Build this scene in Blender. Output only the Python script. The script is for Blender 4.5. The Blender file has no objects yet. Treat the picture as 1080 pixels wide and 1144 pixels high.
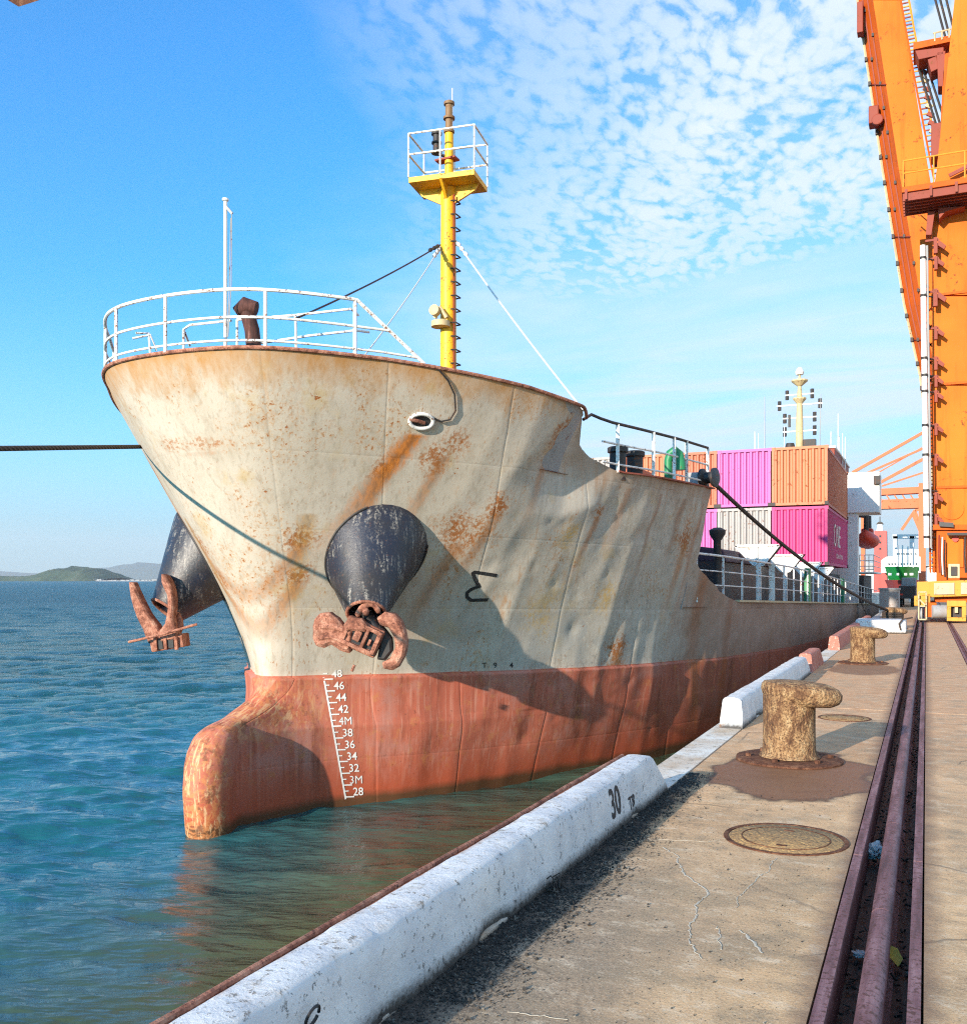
import bpy, bmesh, math, random
import numpy as np
from mathutils import Vector, Matrix
from mathutils.bvhtree import BVHTree
from mathutils import noise as mnoise

random.seed(7)
rng = np.random.default_rng(11)
S = bpy.context.scene
COL = S.collection

# ------------------------------------------------------------------ camera
FPX = 1080.0; VPX, HOR = 1034.5, 648.0
YAW = math.atan((VPX - 540) / FPX)
EYE = Vector((0, 0, 1.6))
cam_d = bpy.data.cameras.new('camera'); cam = bpy.data.objects.new('camera', cam_d); COL.objects.link(cam)
cam.location = EYE; cam.rotation_euler = (math.pi / 2, 0, YAW)
cam_d.sensor_fit = 'HORIZONTAL'; cam_d.sensor_width = 36; cam_d.lens = 36.0 * FPX / 1080
cam_d.shift_y = (HOR - 572) / 1080.0
cam_d.clip_start = 0.05; cam_d.clip_end = 60000
S.camera = cam
R_ = Vector((math.cos(YAW), math.sin(YAW), 0)); F_ = Vector((-math.sin(YAW), math.cos(YAW), 0)); U_ = Vector((0, 0, 1))

def ray(px, py): return R_ * ((px - 540) / FPX) + F_ + U_ * ((HOR - py) / FPX)
def PD(px, py, d): return EYE + ray(px, py) * d
def PY(px, py, Y): r = ray(px, py); return EYE + r * (Y / r.y)
def PX(px, py, X): r = ray(px, py); return EYE + r * (X / r.x)
def PG(px, py, z=0.0): r = ray(px, py); return EYE + r * ((z - EYE.z) / r.z)

# ------------------------------------------------------------------ light
SUN = Vector((0.88, 3.75, -1.0)).normalized()          # direction the light travels
S.render.engine = 'CYCLES'
S.cycles.use_denoising = False; S.cycles.pixel_filter_type = 'BLACKMAN_HARRIS'; S.cycles.filter_width = 1.15
S.cycles.caustics_reflective = False; S.cycles.caustics_refractive = False; S.cycles.sample_clamp_indirect = 2; S.cycles.sample_clamp_direct = 2.5; S.cycles.use_adaptive_sampling = False
S.cycles.max_bounces = 5; S.cycles.diffuse_bounces = 3; S.cycles.glossy_bounces = 3; S.cycles.volume_bounces = 0
S.view_settings.view_transform = 'Standard'; S.view_settings.look = 'None'
S.view_settings.gamma = 1; S.view_settings.use_curve_mapping = False
S.view_settings.exposure = 0.90
sl = bpy.data.lights.new('sun', 'SUN'); so = bpy.data.objects.new('sun', sl); COL.objects.link(so)
sl.energy = 5.0; sl.angle = math.radians(0.55); sl.color = (1.0, 0.85, 0.68)
so.rotation_euler = SUN.to_track_quat('-Z', 'Y').to_euler()
EL = math.asin(-SUN.z); AZ = math.atan2(-SUN.x, -SUN.y)

# ------------------------------------------------------------------ node helper
class N:
    def __init__(s, nt): s.nt = nt; s.ns = nt.nodes; s.tc = None
    def n(s, t, **k):
        x = s.ns.new(t)
        for a, b in k.items(): setattr(x, a, b)
        return x
    def L(s, a, b):
        if isinstance(a, (int, float)): b.default_value = a
        elif isinstance(a, tuple): b.default_value = a if len(a) == len(b.default_value) else (a[0], a[1], a[2], 1)
        else: s.nt.links.new(a, b)
    def co(s, kind='Object'):
        if s.tc is None: s.tc = s.n('ShaderNodeTexCoord')
        return s.tc.outputs[kind]
    def pos(s): return s.n('ShaderNodeNewGeometry').outputs['Position']
    def map(s, v, scale=(1, 1, 1), loc=(0, 0, 0), rot=(0, 0, 0)):
        m = s.n('ShaderNodeMapping'); s.L(v, m.inputs[0]); m.inputs[1].default_value = loc
        m.inputs[2].default_value = rot; m.inputs[3].default_value = scale; return m.outputs[0]
    def noise(s, v, scale=5, detail=4, rough=.55, dist=0.0):
        m = s.n('ShaderNodeTexNoise'); s.L(v, m.inputs['Vector']); m.inputs['Scale'].default_value = scale
        m.inputs['Detail'].default_value = detail; m.inputs['Roughness'].default_value = rough
        m.inputs['Distortion'].default_value = dist; return m.outputs[0]
    def vor(s, v, scale=5, feat='F1', out=0, rnd=1.0):
        m = s.n('ShaderNodeTexVoronoi', feature=feat); s.L(v, m.inputs['Vector']); m.inputs['Scale'].default_value = scale
        m.inputs['Randomness'].default_value = rnd
        return m.outputs[out]
    def ramp(s, f, stops, interp='LINEAR'):
        m = s.n('ShaderNodeValToRGB'); s.L(f, m.inputs[0]); e = m.color_ramp.elements; m.color_ramp.interpolation = interp
        while len(e) < len(stops): e.new(0.5)
        for i, (p, c) in enumerate(stops):
            e[i].position = p
            if isinstance(c, (int, float)): c = (c, c, c)
            e[i].color = (c[0], c[1], c[2], 1)
        return m.outputs[0]
    def rng(s, f, a, b, c=0.0, d=1.0):
        m = s.n('ShaderNodeMapRange'); m.clamp = True; s.L(f, m.inputs[0])
        for i, q in enumerate((a, b, c, d)): m.inputs[i + 1].default_value = q
        return m.outputs[0]
    def mix(s, f, a, b, mode='MIX'):
        m = s.n('ShaderNodeMix', data_type='RGBA', blend_type=mode); s.L(f, m.inputs[0]); s.L(a, m.inputs[6]); s.L(b, m.inputs[7]); return m.outputs[2]
    def m(s, op, a, b=0.0, c=0.0):
        m = s.n('ShaderNodeMath', operation=op); s.L(a, m.inputs[0]); s.L(b, m.inputs[1]); s.L(c, m.inputs[2]); return m.outputs[0]
    def sep(s, v): m = s.n('ShaderNodeSeparateXYZ'); s.L(v, m.inputs[0]); return m.outputs
    def comb(s, a, b, c): m = s.n('ShaderNodeCombineXYZ'); s.L(a, m.inputs[0]); s.L(b, m.inputs[1]); s.L(c, m.inputs[2]); return m.outputs[0]
    def bump(s, h, strength=.5, dist=.02, nrm=None):
        m = s.n('ShaderNodeBump'); m.inputs['Strength'].default_value = strength; m.inputs['Distance'].default_value = dist
        s.L(h, m.inputs['Height'])
        if nrm is not None: s.L(nrm, m.inputs['Normal'])
        return m.outputs[0]

def new_mat(name, fn):
    m = bpy.data.materials.new(name); m.use_nodes = True; nt = m.node_tree
    b = nt.nodes.get('Principled BSDF'); n = N(nt); fn(n, b); return m
def setb(n, b, col=None, rough=None, metal=None, normal=None, spec=None):
    if col is not None: n.L(col, b.inputs['Base Color'])
    if rough is not None: n.L(rough, b.inputs['Roughness'])
    if metal is not None: n.L(metal, b.inputs['Metallic'])
    if normal is not None: n.L(normal, b.inputs['Normal'])
    if spec is not None: b.inputs['Specular IOR Level'].default_value = spec

RUST = (0.23, 0.075, 0.025); RUSTD = (0.09, 0.033, 0.018)
def paint(name, col, rough=.5, rust=.35, scale=3.0, dirt=.35, streak=True, bumpd=.004, rustc=RUST, spec=.4):
    """weathered paint: fading, grime, rust chips and runs"""
    def fn(n, b):
        p = n.pos()
        big = n.noise(p, scale * .35, 5, .6)
        c = n.mix(n.rng(big, .3, .7), tuple(x * (1 - .28 * dirt) for x in col), tuple(min(1, x * (1 + .12 * dirt)) for x in col))
        st = n.noise(n.map(p, (scale * 3, scale * 3, scale * .25)), 1, 5, .65)
        c = n.mix(n.rng(st, .52, .8, 0, dirt), c, tuple(x * .45 for x in col))
        fine = n.noise(p, scale * 6, 8, .7)
        msk = n.m('MULTIPLY', n.rng(fine, .62 - .16 * rust, .66 - .16 * rust), n.rng(n.noise(p, scale * 1.1, 3, .5), .58 - .2 * rust, .66 - .2 * rust))
        if streak:
            rs = n.m('MULTIPLY', n.rng(st, .56 - .1 * rust, .72), n.rng(n.noise(p, scale * .6, 3), .5 - .1 * rust, .7))
            c = n.mix(n.m('MULTIPLY', rs, rust), c, tuple(x * 1.6 for x in rustc))
        c = n.mix(msk, c, n.mix(fine, RUSTD, rustc))
        setb(n, b, c, n.rng(msk, 0, 1, rough, .85), 0, n.bump(n.m('SUBTRACT', fine, n.m('MULTIPLY', msk, .6)), .5, bumpd), spec)
    return new_mat(name, fn)

M = {}
M['white'] = paint('white_paint', (.76, .76, .73), .5, .55, 5, .35)
M['yellow'] = paint('yellow_paint', (.80, .43, .015), .5, .42, 4, .55)
M['black'] = paint('black_paint', (.02, .02, .022), .45, .25, 4, .4)
M['green'] = paint('green_paint', (.02, .20, .08), .45, .2, 4, .3)
M['orange'] = paint('crane_orange', (.68, .155, .018), .65, .32, .8, .8, spec=.10)
M['orange2'] = paint('crane_orange_worn', (.56, .10, .010), .65, .3, 2.0, .6, spec=.15)
M['cranered'] = paint('crane_red_oxide', (.23, .030, .010), .6, .3, 2.0, .5)
M['cream'] = paint('cream_paint', (.50, .40, .24), .6, .35, 2, .5)
M['crane_yellow'] = paint('crane_yellow_paint', (.60, .27, .025), .6, .3, 1.5, .6)
M['salmon'] = paint('faded_salmon', (.62, .135, .045), .6, .2, .2, .4)
M['deckred'] = paint('deck_red', (.28, .07, .04), .7, .6, 2, .6)
M['tarp'] = paint('purple_cover', (.05, .022, .035), .75, .2, 2, .5)
M['dark'] = paint('dark_steel', (.03, .028, .028), .6, .4, 3, .5)
M['superwhite'] = paint('superstructure_white', (.80, .79, .76), .5, .25, .5, .25)
M['hullgreen'] = paint('bright_green_hull', (.015, .42, .06), .5, .1, .2, .4)
M['hullred'] = paint('pinkish_red_hull', (.5, .08, .07), .6, .2, .2, .4)
M['grey'] = paint('grey_steel', (.30, .31, .32), .6, .3, 1, .4)
M['greysteel2'] = paint('light_grey_gantry', (.55, .58, .60), .6, .1, .3, .3)
M['lifeboat'] = paint('lifeboat_red', (.52, .04, .02), .45, .05, 2, .3)
M['radar'] = paint('mast_buff', (.56, .43, .23), .55, .4, 2, .6)

def f_rust(n, b):
    p = n.pos(); a = n.noise(p, 9, 8, .7); c = n.noise(p, 45, 6, .7)
    col = n.ramp(a, [(.30, (.07, .025, .018)), (.42, (.24, .085, .05)), (.54, (.42, .18, .115)), (.72, (.56, .33, .23))])
    col = n.mix(n.rng(c, .54, .64), col, (.07, .022, .015)); col = n.mix(n.rng(n.noise(p, 4, 4, .6), .5, .62, 0, .6), col, (.14, .05, .03))
    setb(n, b, col, .9, 0, n.bump(n.m('ADD', c, a), .9, .012))
M['rust'] = new_mat('heavy_rust', f_rust)
def f_rust2(n, b):
    p = n.pos(); a = n.noise(n.map(p, (1, 1, .5)), 14, 8, .75); c = n.noise(p, 70, 6, .7)
    col = n.ramp(a, [(.28, (.05, .022, .012)), (.43, (.16, .075, .032)), (.53, (.36, .21, .095)), (.70, (.52, .37, .20))])
    vp = n.vor(p, 38); col = n.mix(n.rng(c, .50, .60), col, (.085, .04, .02)); col = n.mix(n.rng(vp, .22, .10, 0, .8), col, (.06, .028, .015)); a = n.m('ADD', a, n.m('MULTIPLY', vp, 1.2))
    setb(n, b, col, .92, 0, n.bump(n.m('ADD', c, a), 1, .014))
def f_rust3(n, b):
    p = n.pos(); a = n.noise(p, 12, 8, .72); c = n.noise(p, 60, 6, .7)
    col = n.ramp(a, [(.3, (.045, .02, .014)), (.5, (.13, .055, .032)), (.7, (.27, .14, .08))]); col = n.mix(n.rng(c, .54, .62), col, (.05, .02, .012))
    setb(n, b, col, .9, 0, n.bump(n.m('ADD', c, a), .9, .01), .2)
M['rustdark'] = new_mat('dark_rust', f_rust3)
M['bollard'] = new_mat('sandy_rust', f_rust2)
def f_rail(n, b):
    p = n.pos(); a = n.noise(n.map(p, (8, .8, 8)), 2, 6, .65); c = n.noise(p, 40, 6, .7)
    col = n.ramp(a, [(.3, (.085, .04, .042)), (.5, (.19, .088, .095)), (.7, (.33, .19, .20))])
    col = n.mix(n.rng(c, .52, .60), col, (.10, .04, .03))
    setb(n, b, col, .6, .25, n.bump(c, .7, .006))
M['rail'] = new_mat('purple_rusted_steel', f_rail)
def f_rope(n, b):
    p = n.pos()
    w = n.n('ShaderNodeTexWave', wave_type='BANDS', bands_direction='DIAGONAL'); n.L(p, w.inputs[0]); w.inputs['Scale'].default_value = 9
    w.inputs['Distortion'].default_value = 1
    setb(n, b, n.mix(w.outputs[1], (.03, .022, .018), (.085, .06, .045)), .9, 0, n.bump(w.outputs[1], 1, .01))
M['rope'] = new_mat('dark_mooring_rope', f_rope)
def f_ropew(n, b):
    setb(n, b, n.mix(n.noise(n.pos(), 12, 4), (.45, .43, .40), (.72, .70, .66)), .8)
M['ropew'] = new_mat('pale_wire_rope', f_ropew)
def f_decal(c):
    def f(n, b): setb(n, b, n.mix(n.rng(n.noise(n.pos(), 30, 6, .7), .55, .7, 0, .7), c, tuple(.5 * x + .1 for x in c)), .6)
    return f
M['markblack'] = new_mat('black_marking', f_decal((.015, .015, .017)))
M['markwhite'] = new_mat('white_marking', f_decal((.78, .76, .72)))
M['glass'] = new_mat('dark_window_glass', lambda n, b: setb(n, b, (.03, .05, .06), .1, 0))
M['timber'] = new_mat('dark_red_timber', lambda n, b: setb(n, b, n.ramp(n.noise(n.map(n.pos(), (9, 9, 1.5)), 2, 7, .7), [(.35, (.03, .012, .01)), (.6, (.09, .03, .022)), (.72, (.28, .14, .11))]), .85, 0, n.bump(n.noise(n.map(n.pos(), (30, 30, 3)), 1, 5), .8, .01)))
M['leaf'] = new_mat('yellow_leaf', lambda n, b: setb(n, b, n.mix(n.noise(n.pos(), 60, 4), (.55, .38, .05), (.75, .60, .15)), .7))
M['paper'] = new_mat('litter_paper', lambda n, b: setb(n, b, n.mix(n.noise(n.pos(), 40, 4), (.45, .50, .55), (.75, .75, .73)), .6))
M['debris'] = new_mat('dark_debris', lambda n, b: setb(n, b, n.ramp(n.noise(n.pos(), 35, 3), [(.3, (.012, .012, .012)), (.6, (.05, .045, .04)), (.7, (.22, .20, .17))]), .9))

# ------------------------------------------------------------------ sky
W = bpy.data.worlds.new('World'); S.world = W; W.use_nodes = True
n = N(W.node_tree); bg = W.node_tree.nodes['Background']
sky = n.n('ShaderNodeTexSky', sky_type='NISHITA'); sky.sun_disc = False
sky.sun_elevation = EL; sky.sun_rotation = AZ
sky.altitude = 0; sky.air_density = 1.0; sky.dust_density = 0.6; sky.ozone_density = 2.0
d = n.co('Generated'); x, y, z = n.sep(d)
zz = n.m('ADD', n.m('MAXIMUM', z, 0), .06)
pl = n.comb(n.m('DIVIDE', x, zz), n.m('DIVIDE', y, zz), 0)
wv = n.n('ShaderNodeTexNoise'); n.L(pl, wv.inputs['Vector']); wv.inputs['Scale'].default_value = 3.0
wv.inputs['Detail'].default_value = 3
vm = n.n('ShaderNodeVectorMath', operation='MULTIPLY_ADD'); n.L(wv.outputs[1], vm.inputs[0]); vm.inputs[1].default_value = (.10, .10, 0); n.L(pl, vm.inputs[2])
rot = n.map(vm.outputs[0], (1.0, .62, 1), rot=(0, 0, math.radians(-38)))
puff = n.noise(rot, 30, 6, .66, .10)
rows = n.noise(n.map(rot, (1, .30, 1)), 7, 3, .55)
wv2 = n.n('ShaderNodeTexNoise'); n.L(rot, wv2.inputs['Vector']); wv2.inputs['Scale'].default_value = 34; wv2.inputs['Detail'].default_value = 4
rot2 = n.n('ShaderNodeVectorMath', operation='MULTIPLY_ADD'); n.L(wv2.outputs[1], rot2.inputs[0]); rot2.inputs[1].default_value = (.035, .035, 0); n.L(rot, rot2.inputs[2])
vc = n.n('ShaderNodeTexVoronoi', feature='SMOOTH_F1'); n.L(n.map(rot2.outputs[0], (1, 1, 1)), vc.inputs['Vector']); vc.inputs['Scale'].default_value = 36; vc.inputs['Smoothness'].default_value = .35
cells = n.m('ADD', n.m('MULTIPLY', n.m('SUBTRACT', .62, vc.outputs[0]), .36), n.m('ADD', n.m('MULTIPLY', puff, .60), n.m('MULTIPLY', rows, .42)))
alto = n.ramp(cells, [(.40, 0.10), (.465, .45), (.53, .80), (.62, 1)])
# the altocumulus field lies to the right of a line through the plane coordinates
hr = Vector((R_.x, R_.y, 0)); hf = Vector((F_.x, F_.y, 0))
a_ = n.m('ADD', n.m('MULTIPLY', n.sep(pl)[0], hr.x), n.m('MULTIPLY', n.sep(pl)[1], hr.y))   # across
b_ = n.m('ADD', n.m('MULTIPLY', n.sep(pl)[0], hf.x), n.m('MULTIPLY', n.sep(pl)[1], hf.y))   # away
wob = n.m('SUBTRACT', n.noise(pl, .9, 4, .6), .5)
edge1 = n.rng(n.m('ADD', n.m('ADD', a_, n.m('MULTIPLY', wob, .7)), n.m('MULTIPLY', b_, .02)), -.28, .42)
edge2 = n.rng(n.m('ADD', n.m('SUBTRACT', b_, n.m('MULTIPLY', a_, -.9)), n.m('MULTIPLY', wob, 1.2)), 2.7, 4.3, 1, 0)
mA = n.m('MULTIPLY', n.m('MULTIPLY', edge1, edge2), n.m('ADD', n.m('MULTIPLY', alto, .86), n.rng(wv.outputs[0], .35, .65, .04, .22)))
veil = n.noise(n.map(pl, (.45, 1.2, 1), rot=(0, 0, math.radians(35))), 1.1, 7, .6, .6)
edge3 = n.rng(n.m('ADD', a_, n.m('MULTIPLY', wob, 2.0)), -.6, .6)
edge4 = n.rng(n.m('ADD', b_, n.m('MULTIPLY', wob, 1.5)), 1.7, 3.0)
mB = n.m('MULTIPLY', n.m('MULTIPLY', n.m('MULTIPLY', edge3, edge4), n.rng(veil, .25, .55, .30, 1.0)), .95)
mC = n.m('MAXIMUM', mA, mB)
tint = n.mix(1.0, sky.outputs[0], (.13, .98, 1.62), 'MULTIPLY')
hz = n.rng(z, 0.0, .30, 1, 0)
tint = n.mix(n.m('MULTIPLY', n.m('POWER', hz, 1.7), .8), tint, (2.85, 3.7, 3.85))
skyc = n.mix(n.m('MULTIPLY', mC, .9), tint, (3.9, 4.35, 4.6))
n.L(skyc, bg.inputs[0]); bg.inputs[1].default_value = 0.125

# ------------------------------------------------------------------ mesh helpers
def mesh_obj(name, verts, faces, mat, parent=None, smooth=False, loc=None):
    me = bpy.data.meshes.new(name); me.from_pydata([tuple(v) for v in verts], [], faces); me.update()
    return link(name, me, mat, parent, smooth, loc)
def link(name, me, mat, parent=None, smooth=False, loc=None):
    if mat is not None and len(me.materials) == 0: me.materials.append(M[mat] if isinstance(mat, str) else mat)
    if smooth: me.polygons.foreach_set('use_smooth', [True] * len(me.polygons))
    o = bpy.data.objects.new(name, me); COL.objects.link(o)
    if parent is not None: o.parent = parent
    if loc is not None: o.location = loc
    return o
class G:
    """collects solids into one mesh"""
    def __init__(s): s.v = []; s.f = []
    def box(s, x0, x1, y0, y1, z0, z1):
        return s.hexa([(x0, y0, z0), (x1, y0, z0), (x1, y1, z0), (x0, y1, z0), (x0, y0, z1), (x1, y0, z1), (x1, y1, z1), (x0, y1, z1)])
    def hexa(s, p):
        b = len(s.v); s.v += [tuple(q) for q in p]
        s.f += [(b, b + 3, b + 2, b + 1), (b + 4, b + 5, b + 6, b + 7), (b, b + 1, b + 5, b + 4), (b + 1, b + 2, b + 6, b + 5), (b + 2, b + 3, b + 7, b + 6), (b + 3, b, b + 4, b + 7)]
        return s
    def prism(s, poly, vec):
        """closed prism of a polygon (list of points) swept by vec"""
        b = len(s.v); k = len(poly); vec = Vector(vec)
        s.v += [tuple(Vector(q)) for q in poly] + [tuple(Vector(q) + vec) for q in poly]
        s.f += [tuple(range(b + k - 1, b - 1, -1)), tuple(range(b + k, b + 2 * k))]
        s.f += [(b + i, b + (i + 1) % k, b + k + (i + 1) % k, b + k + i) for i in range(k)]
        return s
    def tube(s, pts, r, seg=8, cap=True):
        pts = [Vector(p) for p in pts]; rs = r if isinstance(r, (list, tuple)) else [r] * len(pts)
        b = len(s.v); up = None
        for i, p in enumerate(pts):
            t = (pts[min(i + 1, len(pts) - 1)] - pts[max(i - 1, 0)])
            if t.length < 1e-9: t = Vector((0, 0, 1))
            t.normalize()
            if up is None:
                up = Vector((0, 0, 1)) if abs(t.z) < .95 else Vector((1, 0, 0))
            a = t.cross(up)
            if a.length < 1e-6: a = t.cross(Vector((1, 0.2, 0)))
            a.normalize(); c = a.cross(t).normalized(); up = c
            for j in range(seg):
                w = 2 * math.pi * j / seg
                s.v.append(tuple(p + a * math.cos(w) * rs[i] + c * math.sin(w) * rs[i]))
        for i in range(len(pts) - 1):
            for j in range(seg):
                s.f.append((b + i * seg + j, b + i * seg + (j + 1) % seg, b + (i + 1) * seg + (j + 1) % seg, b + (i + 1) * seg + j))
        if cap:
            s.f.append(tuple(b + j for j in range(seg - 1, -1, -1)))
            e = b + (len(pts) - 1) * seg; s.f.append(tuple(e + j for j in range(seg)))
        return s
    def lathe(s, prof, center, axis=(0, 0, 1), seg=24):
        """prof: list of (r, h) along axis from center; closed ends"""
        ax = Vector(axis).normalized(); c = Vector(center)
        a = ax.orthogonal().normalized(); d = ax.cross(a); b = len(s.v)
        for (r, h) in prof:
            for j in range(seg):
                w = 2 * math.pi * j / seg
                s.v.append(tuple(c + ax * h + (a * math.cos(w) + d * math.sin(w)) * r))
        for i in range(len(prof) - 1):
            for j in range(seg):
                s.f.append((b + i * seg + j, b + i * seg + (j + 1) % seg, b + (i + 1) * seg + (j + 1) % seg, b + (i + 1) * seg + j))
        s.f.append(tuple(b + j for j in range(seg - 1, -1, -1)))
        e = b + (len(prof) - 1) * seg; s.f.append(tuple(e + j for j in range(seg)))
        return s
    def bar(s, p, q, w, h, up=(0, 0, 1)):
        p = Vector(p); q = Vector(q); t = (q - p).normalized(); u = Vector(up)
        if abs(t.dot(u)) > .98: u = Vector((0, 1, 0))
        a = t.cross(u).normalized() * w / 2; c = a.cross(t).normalized() * h / 2
        return s.hexa([p - a - c, p + a - c, q + a - c, q - a - c, p - a + c, p + a + c, q + a + c, q - a + c])
    def done(s, name, mat, parent=None, smooth=False, bevel=0):
        o = mesh_obj(name, s.v, s.f, mat, parent, False)
        if bevel:
            bm = bmesh.new(); bm.from_mesh(o.data)
            ed = [e for e in bm.edges if len(e.link_faces) == 2 and e.calc_face_angle(0) > .7]
            bmesh.ops.bevel(bm, geom=ed, offset=bevel, segments=2, affect='EDGES', profile=.6)
            bm.to_mesh(o.data); bm.free()
        bm = bmesh.new(); bm.from_mesh(o.data); bmesh.ops.recalc_face_normals(bm, faces=bm.faces); bm.to_mesh(o.data); bm.free()
        if smooth:
            for p in o.data.polygons: p.use_smooth = True
            try: o.data.set_sharp_from_angle(angle=math.radians(38))
            except Exception: pass
        return o
def tag(o, label=None, cat=None, group=None, kind=None):
    if label: o['label'] = label
    if cat: o['category'] = cat
    if group: o['group'] = group
    if kind: o['kind'] = kind
    return o
def thing(name, label, cat, loc=(0, 0, 0), group=None):
    o = bpy.data.objects.new(name, None); COL.objects.link(o); o.location = loc; o.empty_display_size = .2
    return tag(o, label, cat, group)
def reparent(o, root):
    """keep world place while the thing's Empty sits elsewhere"""
    o.parent = root; o.matrix_parent_inverse = Matrix.Translation(root.location).inverted()
def child(o, root): o.parent = root; o.matrix_parent_inverse = Matrix.Translation(root.location).inverted(); return o
def catenary(a, b, sag, k=24):
    a = Vector(a); b = Vector(b)
    return [a.lerp(b, i / k) - Vector((0, 0, sag * 4 * (i / k) * (1 - i / k))) for i in range(k + 1)]

TXT = {}
def glyph_mesh(body, bold=0.0):
    cu = bpy.data.curves.new('glyph', 'FONT'); cu.body = body; cu.size = 1.0; cu.align_x = 'CENTER'; cu.align_y = 'CENTER'; cu.resolution_u = 3; cu.offset = bold
    o = bpy.data.objects.new('glyph', cu); COL.objects.link(o)
    dg = bpy.context.evaluated_depsgraph_get(); me = bpy.data.meshes.new_from_object(o.evaluated_get(dg))
    bpy.data.objects.remove(o); bpy.data.curves.remove(cu)
    vs = [tuple(v.co) for v in me.vertices]; fs = [tuple(p.vertices) for p in me.polygons]
    bpy.data.meshes.remove(me); return vs, fs

# ================================================================== SETTING
WL = -2.15          # water level
QX = -2.10          # quay edge

# ---- sea: one sheet, finely displaced near the quay, out to the horizon
def build_sea():
    r = np.concatenate([np.linspace(1.0, 6.5, 20), np.geomspace(6.6, 150, 690), np.geomspace(151.5, 16000, 150)])
    a = np.radians(np.concatenate([np.linspace(60, 84.5, 30), np.linspace(85, 150, 720), np.linspace(150.8, 215, 80)])); nr, na = len(r), len(a)
    RR, AA = np.meshgrid(r, a, indexing='ij')
    X = RR * np.cos(AA); Y = RR * np.sin(AA)
    Z = np.zeros_like(X)
    g = np.random.default_rng(5)
    step = np.maximum(np.gradient(r)[:, None] * np.ones_like(X), RR * np.gradient(a)[None, :])
    base = math.radians(112)
    for i in range(110):
        lam = .20 * (5.5 / .20) ** g.random()
        th = base + g.normal(0, .50)
        k = 2 * math.pi / lam
        amp = .0048 * lam ** .66 * (.5 + g.random())
        ph = g.random() * 6.28
        fade = np.clip(1.7 - step / (lam * .22), 0, 1)
        warp = .6 * np.sin(X * .31 + i) + .5 * np.sin(Y * .27 + 2 * i)
        Z += amp * fade * np.sin(k * (X * math.cos(th) + Y * math.sin(th)) + ph + warp)
    # calmer water close under the hull and the quay wall
    calm = np.clip((-(X) - 2.0) / 10.0, .22, 1) 
    Z = Z * np.where((Y > 6), calm, np.clip(calm + .25, 0, 1))
    verts = np.stack([X, Y, Z + WL], -1).reshape(-1, 3)
    idx = np.arange(nr * na).reshape(nr, na)
    f = np.stack([idx[:-1, :-1], idx[:-1, 1:], idx[1:, 1:], idx[1:, :-1]], -1).reshape(-1, 4)
    f = f[:, ::-1]
    me = bpy.data.meshes.new('water')
    me.vertices.add(len(verts)); me.vertices.foreach_set('co', verts.ravel())
    me.loops.add(f.size); me.loops.foreach_set('vertex_index', f.ravel())
    me.polygons.add(len(f)); me.polygons.foreach_set('loop_start', np.arange(0, f.size, 4)); me.polygons.foreach_set('loop_total', np.full(len(f), 4))
    me.update(calc_edges=True)
    nrm = np.empty(len(f) * 3); me.polygons.foreach_get('normal', nrm)
    if nrm.reshape(-1, 3)[:, 2].mean() < 0: me.flip_normals()
    def fw(n, b):
        p = n.pos(); px, py, pz = n.sep(p)
        murk_refl = n.rng(n.m('ADD', px, n.m('MULTIPLY', n.noise(p, .35, 3), 2.0)), -9.0, -4.5, 0, 1)  # olive zone: murky water plus the hull's reflection, put into the base colour
        deep = n.mix(n.noise(p, .15, 3), (.010, .085, .108), (.012, .105, .125))
        c = n.mix(n.m('MULTIPLY', murk_refl, n.rng(py, 60, 6, 0, 1)), deep, (.060, .068, .018))
        q = n.map(p, (1, 1, 1), rot=(0, 0, -math.radians(22)))
        h1 = n.noise(n.map(q, (1.0, 3.2, 1)), 2.2, 7, .66, .3)
        h2 = n.noise(n.map(q, (.22, .7, 1)), 1, 5, .6)
        nb = n.bump(h1, .40, .05); nb = n.bump(h2, .8, .35, nb)
        h3 = n.noise(n.map(q, (.16, .60, 1)), 1, 8, .75); far_ = n.rng(n.m('SUBTRACT', py, px), 35, 70); nb = n.bump(n.m('MULTIPLY', h3, far_), 1.0, 2.4, nb)
        dist_ = n.m('SUBTRACT', py, px); h4 = n.noise(n.map(q, (.012, .06, 1)), 1, 6, .8); nb = n.bump(n.m('MULTIPLY', h4, n.rng(dist_, 120, 300)), 1.0, 6.0, nb)
        setb(n, b, c, n.m('ADD', n.rng(dist_, 30, 90, .025, .12), n.rng(dist_, 90, 260, 0, .18)), 0, nb, .5); b.inputs['IOR'].default_value = 1.42
    o = link('water', me, new_mat('harbour_water', fw), smooth=True); tag(o, 'blue green rippled harbour water around the bow', kind='structure')
build_sea()

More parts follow.
